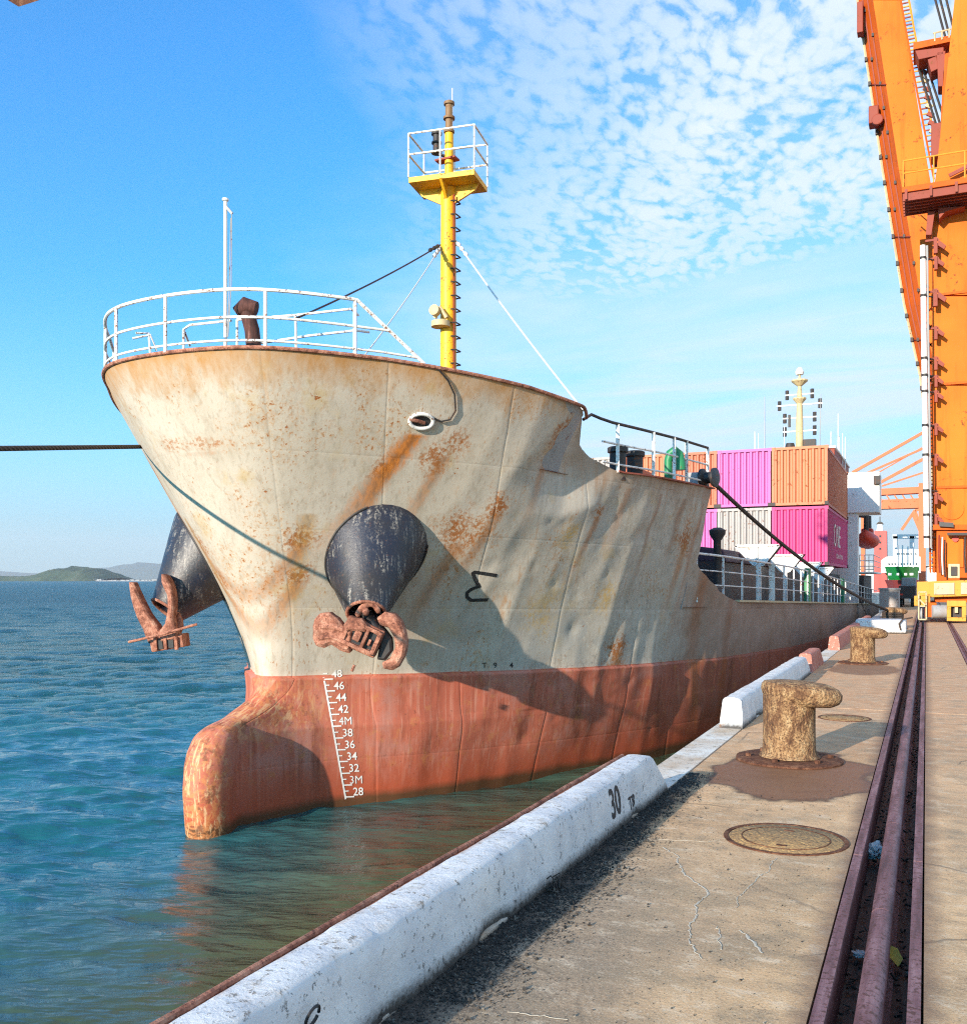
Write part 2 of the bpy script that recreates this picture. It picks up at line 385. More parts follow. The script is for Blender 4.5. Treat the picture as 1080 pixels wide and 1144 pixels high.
# ---- seabed of the far shore: hills, breakwater
def hill(name, prof, dist, depth, mat, label):
    """prof: list of (px, py) ridge points seen at distance"""
    v = []; f = []; k = len(prof); rows = 7
    for j in range(rows):
        w = j / (rows - 1)
        for i, (px, py) in enumerate(prof):
            p = PD(px, py, dist); base = PD(px, HOR, dist)
            hgt = (p.z - WL) * math.sin(math.pi * min(1, w) ** .8) if 0 < w < 1 else 0
            q = base + F_ * (w - .45) * depth
            hgt *= (1 + .18 * mnoise.noise(Vector((i * .9, j * 1.3, 1))))
            v.append((q.x, q.y, WL - 1 + hgt))
    for j in range(rows - 1):
        for i in range(k - 1):
            a = j * k + i; f.append((a, a + 1, a + 1 + k, a + k))
    o = mesh_obj(name, v, f, mat, smooth=True); tag(o, label, kind='structure')
    return o
M['cranebase'] = M['dark']
M['hill'] = new_mat('wooded_island', lambda n, b: setb(n, b, n.ramp(n.noise(n.pos(), .02, 8, .7), [(.35, (.03, .06, .04)), (.55, (.06, .10, .05)), (.7, (.14, .14, .09))]), .95))
M['hill2'] = new_mat('far_ridge', lambda n, b: setb(n, b, (.10, .14, .12), .95))
def ridge(pts, sub=9, amp=1.0, seed=0):
    out = []
    for (a, b) in zip(pts[:-1], pts[1:]):
        for i in range(sub):
            t = i / sub; x = a[0] + (b[0] - a[0]) * t; t2 = t * t * (3 - 2 * t)
            out.append((x, a[1] + (b[1] - a[1]) * t2 - amp * (mnoise.noise(Vector((x * .23, seed, 0))) + .6 * mnoise.noise(Vector((x * .9, seed, 3))))))
    return out
hill('island_hill', ridge([(38, 645.5), (52, 640.5), (70, 635), (90, 632.8), (108, 634.5), (121, 638.5), (133, 645.5)], 8, .8, 1), 3000, 420, 'hill', 'low wooded island hill on the horizon left of the bow')
hill('shore_spit', ridge([(-160, 642.5), (-60, 643), (0, 643), (20, 643.5), (40, 643), (52, 645.5)], 8, .9, 2), 2900, 160, 'hill', 'low dark spit of land left of the island hill')
hill('far_ridge', ridge([(-420, 634), (-200, 630), (-40, 636), (60, 641), (110, 635), (170, 629), (215, 632), (300, 637), (420, 640), (560, 643)], 8, .8, 3), 13000, 2500, 'hill2', 'faint blue mountain ridge far behind the island hill')
g = G()
for i in range(26):
    px = 78 + i * 5.0 + random.uniform(-1, 1); p = PD(px, HOR, 2850); hh = random.uniform(2, 7); ww = random.uniform(6, 14)
    g.box(p.x - ww, p.x + ww, p.y - 5, p.y + 5, WL - 1, WL + hh)
g.box(PD(74, HOR, 2880).x, PD(214, HOR, 2880).x, PD(74, HOR, 2880).y, PD(74, HOR, 2880).y + 14, WL - 1, WL + 2.0)
tag(g.done('waterfront_buildings', 'grey'), 'thin line of white waterfront buildings right of the island hill', kind='stuff')

# ---- quay
def wvc(n, p):
    t = n.n('ShaderNodeTexNoise'); n.L(p, t.inputs['Vector']); t.inputs['Scale'].default_value = 2.5; t.inputs['Detail'].default_value = 6; return t.outputs[1]
def f_conc(n, b):
    p = n.pos(); px, py, pz = n.sep(p)
    big = n.noise(p, .55, 6, .62, .4); mid = n.noise(p, 2.3, 7, .65); fine = n.noise(p, 60, 6, .75)
    base = n.ramp(big, [(.30, (.36, .235, .125)), (.46, (.57, .365, .19)), (.60, (.71, .46, .24)), (.74, (.76, .50, .29))])
    # further along the quay the dust is redder and drier
    base = n.mix(n.rng(py, 5, 13, 0, .85), base, n.ramp(mid, [(.3, (.50, .25, .115)), (.7, (.75, .45, .25))]))
    # damp grey area near the kerb
    grey = n.m('MULTIPLY', n.rng(n.m('ADD', px, n.m('MULTIPLY', big, 1.3)), .1, -1.0), n.rng(n.m('ADD', py, n.m('MULTIPLY', mid, 1.5)), 7.0, 5.4))
    base = n.mix(n.m('MULTIPLY', grey, .85), base, n.mix(mid, (.17, .15, .125), (.26, .23, .18)))
    base = n.mix(n.rng(mid, .47, .68, 0, .62), base, (.26, .20, .125))
    swp = n.noise(n.map(p, (1, 1.6, 1)), 4.2, 9, .8); base = n.mix(n.rng(swp, .51, .62, 0, .55), base, (.25, .19, .125)); base = n.mix(n.rng(swp, .47, .38, 0, .5), base, (.76, .62, .44))
    sp3 = n.noise(p, 95, 4, .8); base = n.mix(n.rng(sp3, .56, .66, 0, .6), base, (.13, .10, .07)); base = n.mix(n.rng(sp3, .44, .36, 0, .5), base, (.82, .72, .56))
    pit = n.m('MULTIPLY', n.rng(n.noise(p, 13, 9, .82), .585, .62), n.rng(n.noise(p, 1.1, 3), .46, .56)); base = n.mix(n.m('MULTIPLY', pit, .75), base, (.13, .095, .06))
    hair = n.n('ShaderNodeTexVoronoi', feature='DISTANCE_TO_EDGE'); n.L(n.map(n.mix(.12, p, wvc(n, p))), hair.inputs['Vector']); hair.inputs['Scale'].default_value = .75
    base = n.mix(n.m('MULTIPLY', n.rng(hair.outputs[0], .008, .002), n.rng(n.noise(p, .8, 2), .5, .6, 0, .6)), base, (.10, .08, .06))
    pale = n.m('MULTIPLY', n.rng(n.noise(p, 5.5, 7, .75), .60, .72), n.rng(n.noise(p, 1.3, 3), .48, .6))
    base = n.mix(n.m('MULTIPLY', pale, .7), base, (.58, .54, .45))
    spk = n.rng(fine, .57, .64); base = n.mix(n.m('MULTIPLY', spk, .55), base, (.09, .075, .055))
    spk2 = n.rng(n.noise(p, 22, 7, .8), .64, .72); base = n.mix(n.m('MULTIPLY', spk2, .5), base, (.10, .08, .06))
    # brown wet stain round the near bollard
    dx = n.m('ADD', px, 1.02); dy = n.m('SUBTRACT', py, 8.35)
    rr = n.m('SQRT', n.m('ADD', n.m('MULTIPLY', n.m('MULTIPLY', dx, dx), 2.3), n.m('MULTIPLY', n.m('MULTIPLY', dy, dy), .80)))
    rr = n.m('ADD', rr, n.m('MULTIPLY', n.m('SUBTRACT', n.noise(p, 2.2, 3, .5), .5), .75))
    st = n.rng(rr, .98, .94)
    rim = n.m('MULTIPLY', n.rng(rr, 1.03, .97), n.rng(rr, .90, .95))
    base = n.mix(n.m('MULTIPLY', st, .88), base, n.mix(mid, (.12, .045, .02), (.24, .10, .045)))
    base = n.mix(n.m('MULTIPLY', rim, .6), base, (.05, .03, .02))
    dy2 = n.m('SUBTRACT', py, 18.6)
    r2 = n.m('ADD', n.m('SQRT', n.m('ADD', n.m('MULTIPLY', n.m('MULTIPLY', dx, dx), 2.0), n.m('MULTIPLY', n.m('MULTIPLY', dy2, dy2), .5))), n.m('MULTIPLY', mid, .5))
    base = n.mix(n.rng(r2, 1.15, 1.05, 0, .75), base, (.17, .08, .045))
    # grime washed up against the kerb
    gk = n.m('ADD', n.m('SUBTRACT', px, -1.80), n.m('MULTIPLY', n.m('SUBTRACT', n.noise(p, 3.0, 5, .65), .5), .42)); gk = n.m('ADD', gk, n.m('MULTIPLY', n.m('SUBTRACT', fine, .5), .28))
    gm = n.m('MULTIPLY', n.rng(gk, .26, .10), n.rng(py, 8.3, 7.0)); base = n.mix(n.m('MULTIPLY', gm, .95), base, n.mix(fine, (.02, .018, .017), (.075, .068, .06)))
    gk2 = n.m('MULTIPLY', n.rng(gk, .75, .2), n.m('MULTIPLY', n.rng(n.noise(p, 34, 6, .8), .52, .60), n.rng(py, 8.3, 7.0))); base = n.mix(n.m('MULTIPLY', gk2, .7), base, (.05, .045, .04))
    # rust drip band beside the steel channel
    ch = n.m('ABSOLUTE', n.m('ADD', px, .2)); chm = n.rng(n.m('ADD', ch, n.m('MULTIPLY', n.noise(p, 6, 5), .10)), .34, .25)
    base = n.mix(n.m('MULTIPLY', chm, .6), base, (.12, .065, .05))
    h = n.m('ADD', n.m('ADD', n.m('MULTIPLY', fine, .5), mid), n.m('MULTIPLY', pale, .25))
    rgh = n.mix(st, (.88, .88, .88), (.62, .62, .62))
    setb(n, b, base, rgh, 0, n.bump(h, .7, .012), .35)
M['concrete'] = new_mat('weathered_quay_concrete', f_conc)
def f_conc2(n, b):
    p = n.pos(); setb(n, b, n.ramp(n.noise(p, 3, 7, .7), [(.3, (.08, .075, .06)), (.7, (.22, .2, .16))]), .9, 0, n.bump(n.noise(p, 20, 6), .7, .02))
M['concrete_dark'] = new_mat('damp_concrete', f_conc2)
def f_wpaint(n, b):
    p = n.pos(); f = n.noise(p, 28, 8, .78); m_ = n.noise(p, 3.5, 6, .65); px, py, pz = n.sep(p)
    c = n.mix(n.rng(m_, .35, .7), (.56, .58, .60), (.80, .80, .78))
    chips = n.m('MULTIPLY', n.rng(f, .585, .62), n.rng(n.noise(p, 6, 4), .45, .58))
    c = n.mix(n.m('MULTIPLY', chips, .7), c, n.mix(m_, (.20, .18, .15), (.40, .36, .30)))
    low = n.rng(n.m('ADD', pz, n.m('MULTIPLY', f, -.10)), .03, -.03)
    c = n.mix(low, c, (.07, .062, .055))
    topd = n.m('MULTIPLY', n.rng(pz, .27, .31), n.rng(n.noise(p, 14, 7, .8), .5, .62)); c = n.mix(n.m('MULTIPLY', topd, .55), c, (.36, .31, .25))
    rst = n.m('MULTIPLY', n.rng(px, -1.97, -2.05), n.rng(n.noise(p, 3.2, 5, .7), .47, .6)); c = n.mix(rst, c, (.36, .15, .05))
    h = n.m('SUBTRACT', n.m('ADD', n.m('MULTIPLY', n.noise(p, 9, 6, .7), .8), n.m('MULTIPLY', f, .35)), chips)
    setb(n, b, c, .8, 0, n.bump(h, .9, .014))
M['kerbwhite'] = new_mat('chipped_white_paint_on_concrete', f_wpaint)
def f_coping(n, b):
    p = n.pos(); f = n.noise(p, 14, 8, .75); m_ = n.noise(p, 1.6, 5, .6)
    c = n.mix(n.rng(m_, .4, .65), (.70, .68, .62), (.50, .38, .26)); c = n.mix(n.rng(f, .54, .64), c, (.22, .18, .13))
    setb(n, b, c, .85, 0, n.bump(f, .6, .01))
M['copingwhite'] = new_mat('worn_white_coping', f_coping)
def f_rpaint(n, b):
    p = n.pos(); f = n.noise(p, 20, 8, .78); m_ = n.noise(p, 2.5, 6, .65)
    c = n.mix(m_, (.40, .11, .075), (.52, .20, .14)); c = n.mix(n.rng(f, .55, .62), c, (.62, .52, .44))
    setb(n, b, c, .8, 0, n.bump(f, .8, .012))
M['kerbred'] = new_mat('faded_red_paint_on_concrete', f_rpaint)

quay = thing('quay', None, None, (0, 0, 0)); quay['kind'] = 'structure'; del_ = [k for k in ('label', 'category') if k in quay]
YJ = [-14.0, -9.2, 1.8, 12.8, 23.8, 34.8, 45.8, 56.8, 67.8, 90, 130, 200]
def slab(x0, x1, y0, y1):
    g = 0.009; b_ = .0004
    v = [(x0 + g, y0 + g, -.30), (x1 - g, y0 + g, -.30), (x1 - g, y1 - g, -.30), (x0 + g, y1 - g, -.30),
         (x0 + g, y0 + g, -b_), (x1 - g, y0 + g, -b_), (x1 - g, y1 - g, -b_), (x0 + g, y1 - g, -b_),
         (x0 + g + b_, y0 + g + b_, 0), (x1 - g - b_, y0 + g + b_, 0), (x1 - g - b_, y1 - g - b_, 0), (x0 + g + b_, y1 - g - b_, 0)]
    f = [(0, 3, 2, 1), (8, 9, 10, 11)] + [(i, (i + 1) % 4, 4 + (i + 1) % 4, 4 + i) for i in range(4)] + [(4 + i, 4 + (i + 1) % 4, 8 + (i + 1) % 4, 8 + i) for i in range(4)]
    return mesh_obj('concrete_slab', v, f, 'concrete', quay)
for y0, y1 in zip(YJ[:-1], YJ[1:]):
    slab(-1.795, -.385, y0, y1); slab(-.018, .70, y0, y1); slab(.86, 8.5, y0, y1); slab(8.5, 22, y0, y1)
g = G(); g.box(QX - .001, 22, -14, 200, -6, -.302); g.done('quay_wall', 'concrete_dark', quay)
g = G(); g.box(22.001, 1500, -200, 3000, -6, -.004); g.box(-2.1, 1500, 200.01, 3000, -6, -.004); g.box(-2.1, 22, -200, -14.01, -6, -.004); g.done('apron', 'concrete', quay)
for y0, y1 in zip(YJ[:-1], YJ[1:]):
    g = G(); g.box(QX, -1.80, y0 + .01, y1 - .01, -.30, .004); g.done('coping_stone', 'copingwhite', quay)
    g = G(); g.box(.705, .745, y0, y1, -.3, .004); g.box(.815, .855, y0, y1, -.3, .004); g.box(.745, .815, y0, y1, -.3, -.05); g.done('buried_rail', 'rail', quay)
for yj in YJ[1:-1]:
    g = G(); g.box(-1.79, -.39, yj - .0088, yj + .0088, -.2, -.0045); g.box(-.014, .69, yj - .0088, yj + .0088, -.2, -.0045); g.box(.87, 21.9, yj - .0088, yj + .0088, -.2, -.0045); g.done('joint_filler', 'dark', quay)

# pale mineral veins (healed cracks): thin raised deposits
def vein(pts, w, seed, mat):
    random.seed(seed); P = []
    for (a, b) in zip(pts[:-1], pts[1:]):
        A = PG(*a); B = PG(*b); kk = max(4, int((B - A).length / .018))
        for i in range(kk):
            t = i / kk; q = A.lerp(B, t); q += Vector((random.uniform(-1, 1), random.uniform(-1, 1), 0)) * .007; q += Vector((mnoise.noise(q * 6), mnoise.noise(q * 6 + Vector((9, 9, 9))), 0)) * .03; P.append(q)
    P.append(PG(*pts[-1])); v = []; f = []
    for i, q in enumerate(P):
        t = (P[min(i + 1, len(P) - 1)] - P[max(0, i - 1)]).normalized(); s = Vector((-t.y, t.x, 0)); ww = w * .55 * random.uniform(.35, 1.3) * (1 - .5 * abs(i / len(P) - .4))
        v += [tuple(q - s * ww + Vector((0, 0, .002))), tuple(q + Vector((0, 0, .0035))), tuple(q + s * ww + Vector((0, 0, .002)))]
    for i in range(len(P) - 1):
        a = i * 3; f += [(a, a + 1, a + 4, a + 3), (a + 1, a + 2, a + 5, a + 4)]
    return mesh_obj('crack_deposit', v, f, mat, quay)
M['lime'] = new_mat('pale_lime_deposit', lambda n, b: setb(n, b, n.mix(n.noise(n.pos(), 40, 5, .7), (.34, .30, .23), (.60, .54, .43)), .85))
vein([(742, 948), (758, 958), (762, 975), (776, 985), (788, 996), (779, 1015), (771, 1035), (770, 1052), (784, 1072)], .011, 1, 'lime')
vein([(799, 1035), (803, 1048), (804, 1062)], .006, 2, 'lime')
vein([(866, 960), (858, 972), (842, 984), (828, 998), (822, 1015)], .007, 3, 'lime')
vein([(828, 1040), (840, 1052), (852, 1066)], .014, 4, 'lime')
vein([(560, 1132), (600, 1136), (634, 1140)], .006, 5, 'lime')
vein([(735, 938), (790, 941), (812, 938)], .004, 6, 'lime')

# ---- steel lined rail channel
ch = tag(thing('rail_channel', 'long steel lined crane rail channel running along the quay', 'rail channel', (-.2, 6, 0)))
def c_(g, name, mat, **k): return child(g.done(name, mat, **k), ch)
for (x0, x1) in ((-.385, -.335), (-.066, -.018)):
    y = -6.0; 
    while y < 120:
        y1 = y + 6 if y < 60 else 120
        g = G(); g.box(x0, x1, y + .004, y1 - .004, -.012, .006); g.box(x1 - .008 if x0 < -.2 else x0, x1 if x0 < -.2 else x0 + .008, y + .004, y1 - .004, -.22, -.012)
        c_(g, 'edge_angle', 'rail', bevel=.002); y = y1
g = G(); g.box(-.385, -.018, -6, 120, -.26, -.222); c_(g, 'channel_floor', 'dark')
y = -4.1
while y < 118:
    y1 = y + 1.83 if y < 30 else y + 22
    g = G()
    xs = [(-.045, -.03), (-.05, 0), (-.046, .026), (-.03, .043), (-.01, .05), (.01, .05), (.03, .043), (.046, .026), (.05, 0), (.045, -.03), (.012, -.05), (.012, -.15), (.06, -.17), (.06, -.185), (-.06, -.185), (-.06, -.17), (-.012, -.15), (-.012, -.05)]
    g.prism([(-.195 + a, y + .003, -.04 + b) for a, b in xs], (0, y1 - y - .006, 0)); c_(g, 'crane_rail', 'rail', smooth=True)
    y = y1
# debris in the channel
random.seed(3)
g = G()
for i in range(420):
    yy = 2.2 + 14 * random.random() ** 1.5; xx = random.choice([random.uniform(-.33, -.25), random.uniform(-.14, -.07)]); r = random.uniform(.003, .013)
    g.bar((xx, yy, -.215 + r), (xx + random.uniform(-.03, .03), yy + random.uniform(-.03, .03), -.215 + r + random.uniform(0, .02)), r, r * .8)
tag(g.done('channel_debris', 'debris'), 'dark twigs and grit lying in the rail channel', kind='stuff')
def crumple(name, loc, size, mat, label, cat, seed, flat=.6):
    random.seed(seed); bm = bmesh.new(); bmesh.ops.create_icosphere(bm, subdivisions=3, radius=size)
    for v in bm.verts:
        k = 1 + .55 * mnoise.noise(v.co * (2.2 / size) + Vector((seed, 0, 0))); v.co *= k; v.co.z *= flat
    me = bpy.data.meshes.new(name); bm.to_mesh(me); bm.free(); o = link(name, me, mat); o.location = loc; tag(o, label, cat); return o
p = PG(982, 932, -.03); crumple('litter', (-.295, p.y, -.14), .055, 'paper', 'crumpled pale litter in the rail channel below the manhole', 'litter', 1, 1.0)
p = PG(1003, 1075, -.1)
v = [(0, 0, 0), (.03, .035, .02), (.028, .10, .03), (0, .15, .012), (-.032, .09, .03), (-.03, .03, .02), (0, .08, .0)]
o = mesh_obj('fallen_leaf', [(a * 1.1, b, c) for a, b, c in v], [(0, 1, 6), (1, 2, 6), (2, 3, 6), (3, 4, 6), (4, 5, 6), (5, 0, 6)], 'leaf'); o.location = (-.118, 4.85, -.185); o.rotation_euler = (.3, .2, .5)
md = o.modifiers.new('s', 'SOLIDIFY'); md.thickness = .002
tag(o, 'yellow fallen leaf lying in the rail channel', 'leaf')
crumple('litter', (-.285, 4.95, -.19), .035, 'paper', 'small torn grey scrap in the rail channel left of the leaf', 'litter', 4, .4)

# ---- kerbs
def kerb(y0, y1, label, mat='kerbwhite', slopeend=.34, marks=None, step=.05, wide=0.0, lean=0.0):
    root = thing('kerb_block', label, 'kerb', (-1.92, (y0 + y1) / 2, 0), 'kerb blocks along the quay edge')
    prof = [(-1.785, -.004), (-1.79, .06), (-1.80, .14), (-1.812, .22), (-1.825, .285), (-1.845, .308), (-1.90, .315), (-1.96, .314), (-2.005, .308), (-2.022, .285), (-2.03, .15), (-2.035, -.004)]
    ny = max(6, int((y1 - y0) / step)); v = []; f = []
    for i in range(ny + 1):
        y = y0 + (y1 - y0) * i / ny
        for k, (x, z) in enumerate(prof):
            t0 = (y - y0); t1 = (y1 - y)
            yy = y
            if t1 < slopeend: yy = y - slopeend * (z / .31) * (1 - t1 / slopeend)
            if t0 < slopeend * .5: yy = y + slopeend * .5 * (z / .31) * (1 - t0 / (slopeend * .5))
            w = mnoise.noise(Vector((x * 9, yy * 5, z * 9))) * .006 + mnoise.noise(Vector((x * 2, yy * 1.3, z * 2))) * .008 + mnoise.noise(Vector((x * 30, yy * 22, z * 30))) * .003
            if k < 3:
                chip = max(0, mnoise.noise(Vector((yy * 2.1, 7, 0))) - .18) * .09 + max(0, mnoise.noise(Vector((yy * 9, 3, 0))) - .25) * .03
                w -= chip * (1 - k / 3)
            if 3 < k < 7: w -= max(0, mnoise.noise(Vector((yy * 6, 13, k))) - .25) * .03
            zz = z + (w * .7 if k >= 4 else 0)
            v.append((x + (w if k < 6 else -w * .4), yy, zz if k not in (0, len(prof) - 1) else z))
    m_ = len(prof)
    for i in range(ny):
        for k in range(m_ - 1):
            a = i * m_ + k; f.append((a, a + 1, a + 1 + m_, a + m_))
    f.append(tuple(range(m_ - 1, -1, -1))); f.append(tuple(ny * m_ + k for k in range(m_)))
    o = mesh_obj('kerb_body', v, f, mat)
    bm = bmesh.new(); bm.from_mesh(o.data); bmesh.ops.recalc_face_normals(bm, faces=bm.faces); bm.to_mesh(o.data); bm.free()
    for p_ in o.data.polygons: p_.use_smooth = True
    o.data.set_sharp_from_angle(angle=math.radians(50)); child(o, root)
    return root
k1 = kerb(-7, 7.28, 'long white painted kerb nearest the camera, marked 30 near its end')
g = G(); y = -7.0
pts = []
while y < 7.0: pts.append((-2.052 + .004 * math.sin(y * 3), y, .296 + .005 * mnoise.noise(Vector((y * 2, 0, 0))))); y += .15
g.tube(pts, .014, 8); g.box(-2.075, -2.037, -7, 6.9, .0, .275); child(g.done('edge_steel', 'rust', smooth=True), k1)
kerb(10.55, 17.3, 'second white kerb block beyond the gap, behind the near bollard')
kerb(17.5, 19.6, 'short red painted kerb block between the two bollards', 'kerbred')
kerb(23.3, 38.0, 'long red painted kerb behind the second bollard', 'kerbred')
g = G(); g.box(-1.95, -.55, 31.2, 32.6, 0, .40); o = g.done('barrier_block', 'kerbwhite', bevel=.05); tag(o, 'white painted block lying across the quay under the mooring rope', 'block')
g = G(); 
pts = [PY(1006, 704, 31.15), PY(1004, 697, 31.1), PY(1008, 692, 31.1), PY(1014, 691, 31.2), PY(1019, 690, 31.3)]
tag(g.tube(pts, .025, 6).done('loose_cable', 'rope'), 'black cable draped over the white block on the quay', 'cable')

# lettering on kerb inner face
def text_on(body, origin, right, up, h, wscale, mat, root, name, off=.004, skew=0):
    vs, fs = glyph_mesh(body); right = Vector(right).normalized(); up = Vector(up).normalized(); nn = right.cross(up)
    o = mesh_obj(name, [Vector(origin) + right * (a * h * wscale + skew * b * h) + up * b * h + nn * off for a, b, c in vs], fs, mat)
    if root: child(o, root)
    return o
kb_ = [c for c in k1.children if c.name.startswith('kerb_body')][0]
KB = BVHTree.FromPolygons([v.co.copy() for v in kb_.data.vertices], [tuple(p.vertices) for p in kb_.data.polygons])
for (txt, yy, zz, h_, ws) in (('30', 5.98, .170, .25, .95), ('T8', 6.33, .10, .12, 1.2)):
    vs, fs = glyph_mesh(txt, .022); bm = bmesh.new(); bv = [bm.verts.new(v) for v in vs]
    for q_ in fs:
        try: bm.faces.new([bv[i] for i in q_])
        except Exception: pass
    bmesh.ops.triangulate(bm, faces=bm.faces); bmesh.ops.subdivide_edges(bm, edges=bm.edges, cuts=2, use_grid_fill=True)
    for v in bm.verts:
        y_, z_ = yy + v.co.x * h_ * ws, zz + v.co.y * h_; r = KB.ray_cast(Vector((-1.2, y_, z_)), Vector((-1, 0, 0)))
        v.co = Vector(((r[0].x if r[0] else -1.80) + .003, y_, z_))
    me = bpy.data.meshes.new('painted_number'); bm.to_mesh(me); bm.free(); child(link('painted_number', me, 'markblack'), k1)
# small ring, rag
g = G(); rq = PX(349, 1136, -1.775); g.tube([(-1.775 + .012 * math.sin(a), rq.y + .034 * math.cos(a), rq.z + .034 * math.sin(a)) for a in np.linspace(0, 6.0, 22)], .0055, 6)
tag(g.done('steel_ring', 'black', smooth=True), 'small black steel ring on the side of the near kerb', 'ring')
q = PX(612, 985, -1.77)
g = G(); random.seed(8)
for i in range(16):
    a = Vector((-1.77 + random.uniform(0, .02), q.y + random.uniform(-.05, .07), max(.01, q.z - .03 + random.uniform(-.05, .05)))); g.tube([a, a + Vector((.03, random.uniform(-.03, .03), random.uniform(-.01, .05))), a + Vector((.05, random.uniform(-.06, .06), random.uniform(-.05, .02)))], .004, 5)
tag(g.done('dried_weed', 'debris', smooth=True), 'clump of dried weed stuck to the near kerb face', 'weed')

# ---- gravel and dirt along the kerb
def build_gravel():
    random.seed(21); V = []; Fc = []
    ico = [(0, 0, 1), (.9, 0, .2), (-.3, .85, .2), (-.3, -.85, .2), (.4, .4, -.5), (-.5, 0, -.5)]
    fi = [(0, 1, 2), (0, 2, 3), (0, 3, 1), (1, 4, 2), (2, 5, 3), (3, 5, 1), (1, 5, 4), (4, 5, 2)]
    cnt = 0
    while cnt < 30000:
        y = 1.4 + 6.6 * random.random() ** 1.2
        x = -1.785 + abs(random.gauss(0, .13 if y < 6 else .08))
        if random.random() < .10: x = -1.78 + random.random() * 1.3
        dens = .35 + .65 * (mnoise.noise(Vector((x * 4, y * 3, 5))) > -.12)
        if random.random() > dens: continue
        if x > -.42: continue
        r = random.uniform(.0015, .0060) if random.random() < .93 else random.uniform(.006, .015)
        if x > -1.4: r *= .6
        b0 = len(V); a = random.random() * 6.28; ca, sa = math.cos(a), math.sin(a); sx, sy, sz = [random.uniform(.6, 1.3) for _ in range(3)]
        for (p0, p1, p2) in ico: V.append((x + r * sx * (p0 * ca - p1 * sa), y + r * sy * (p0 * sa + p1 * ca), r * .3 + r * sz * p2 * .8))
        Fc += [tuple(b0 + q for q in t) for t in fi]; cnt += 1
    o = mesh_obj('gravel', V, Fc, 'debris'); tag(o, 'dark grit and small stones gathered along the foot of the kerb', kind='stuff')
build_gravel()
M['dirt'] = new_mat('dark_dirt', lambda n, b: setb(n, b, n.ramp(n.noise(n.pos(), 26, 7, .75), [(.35, (.018, .017, .016)), (.6, (.05, .046, .042)), (.75, (.13, .12, .105))]), .95, 0, n.bump(n.noise(n.pos(), 60, 6, .8), 1, .02)))

# ---- manhole covers
def manhole(x, y, r, label):
    t = thing('manhole_cover', label, 'manhole cover', (x, y, 0), 'manhole covers in the quay')
    g = G(); k = 48
    def ring(g, r0, r1, z0, z1):
        b0 = len(g.v)
        for j in range(k):
            a = 2 * math.pi * j / k
            for (rr, zz) in ((r0, z0), (r1, z0), (r1, z1), (r0, z1)): g.v.append((x + rr * math.cos(a), y + rr * math.sin(a), zz))
        for j in range(k):
            j2 = (j + 1) % k
            for q in range(4): g.f.append((b0 + j * 4 + q, b0 + j * 4 + (q + 1) % 4, b0 + j2 * 4 + (q + 1) % 4, b0 + j2 * 4 + q))
    ring(g, r * .93, r, -.02, .007); child(g.done('rim', 'rustdark', smooth=True), t)
    g = G(); g.lathe([(r * .915, -.02), (r * .915, .003), (r * .90, .006), (0.001, .008)], (x, y, 0), seg=48); child(g.done('cover', 'cover', smooth=True), t)
    g = G(); ring(g, r * .70, r * .715, .004, .010)
    for s_ in (-1, 1): g.box(x - .03, x + .03, y + s_ * r * .5 - .012, y + s_ * r * .5 + .012, .004, .010)
    child(g.done('cast_rib', 'rustdark'), t)
def f_cover(n, b):
    p = n.pos(); v = n.vor(p, 42, 'F1'); f = n.noise(p, 14, 7, .75); g_ = n.noise(p, 3, 4)
    c = n.mix(n.rng(f, .45, .6), (.62, .37, .13), (.26, .13, .05)); c = n.mix(n.rng(v, .25, .55), c, (.34, .21, .09))
    c = n.mix(n.rng(n.noise(p, 70, 6, .8), .52, .6), c, (.07, .04, .02)); setb(n, b, c, .9, 0, n.bump(n.m('ADD', v, f), .8, .006))
M['cover'] = new_mat('sandy_cast_iron', f_cover)
manhole(-.79, 6.2, .37, 'large round rusty manhole cover in the concrete nearest the camera')
manhole(-.86, 11.9, .29, 'smaller rusty manhole cover beyond the near bollard')

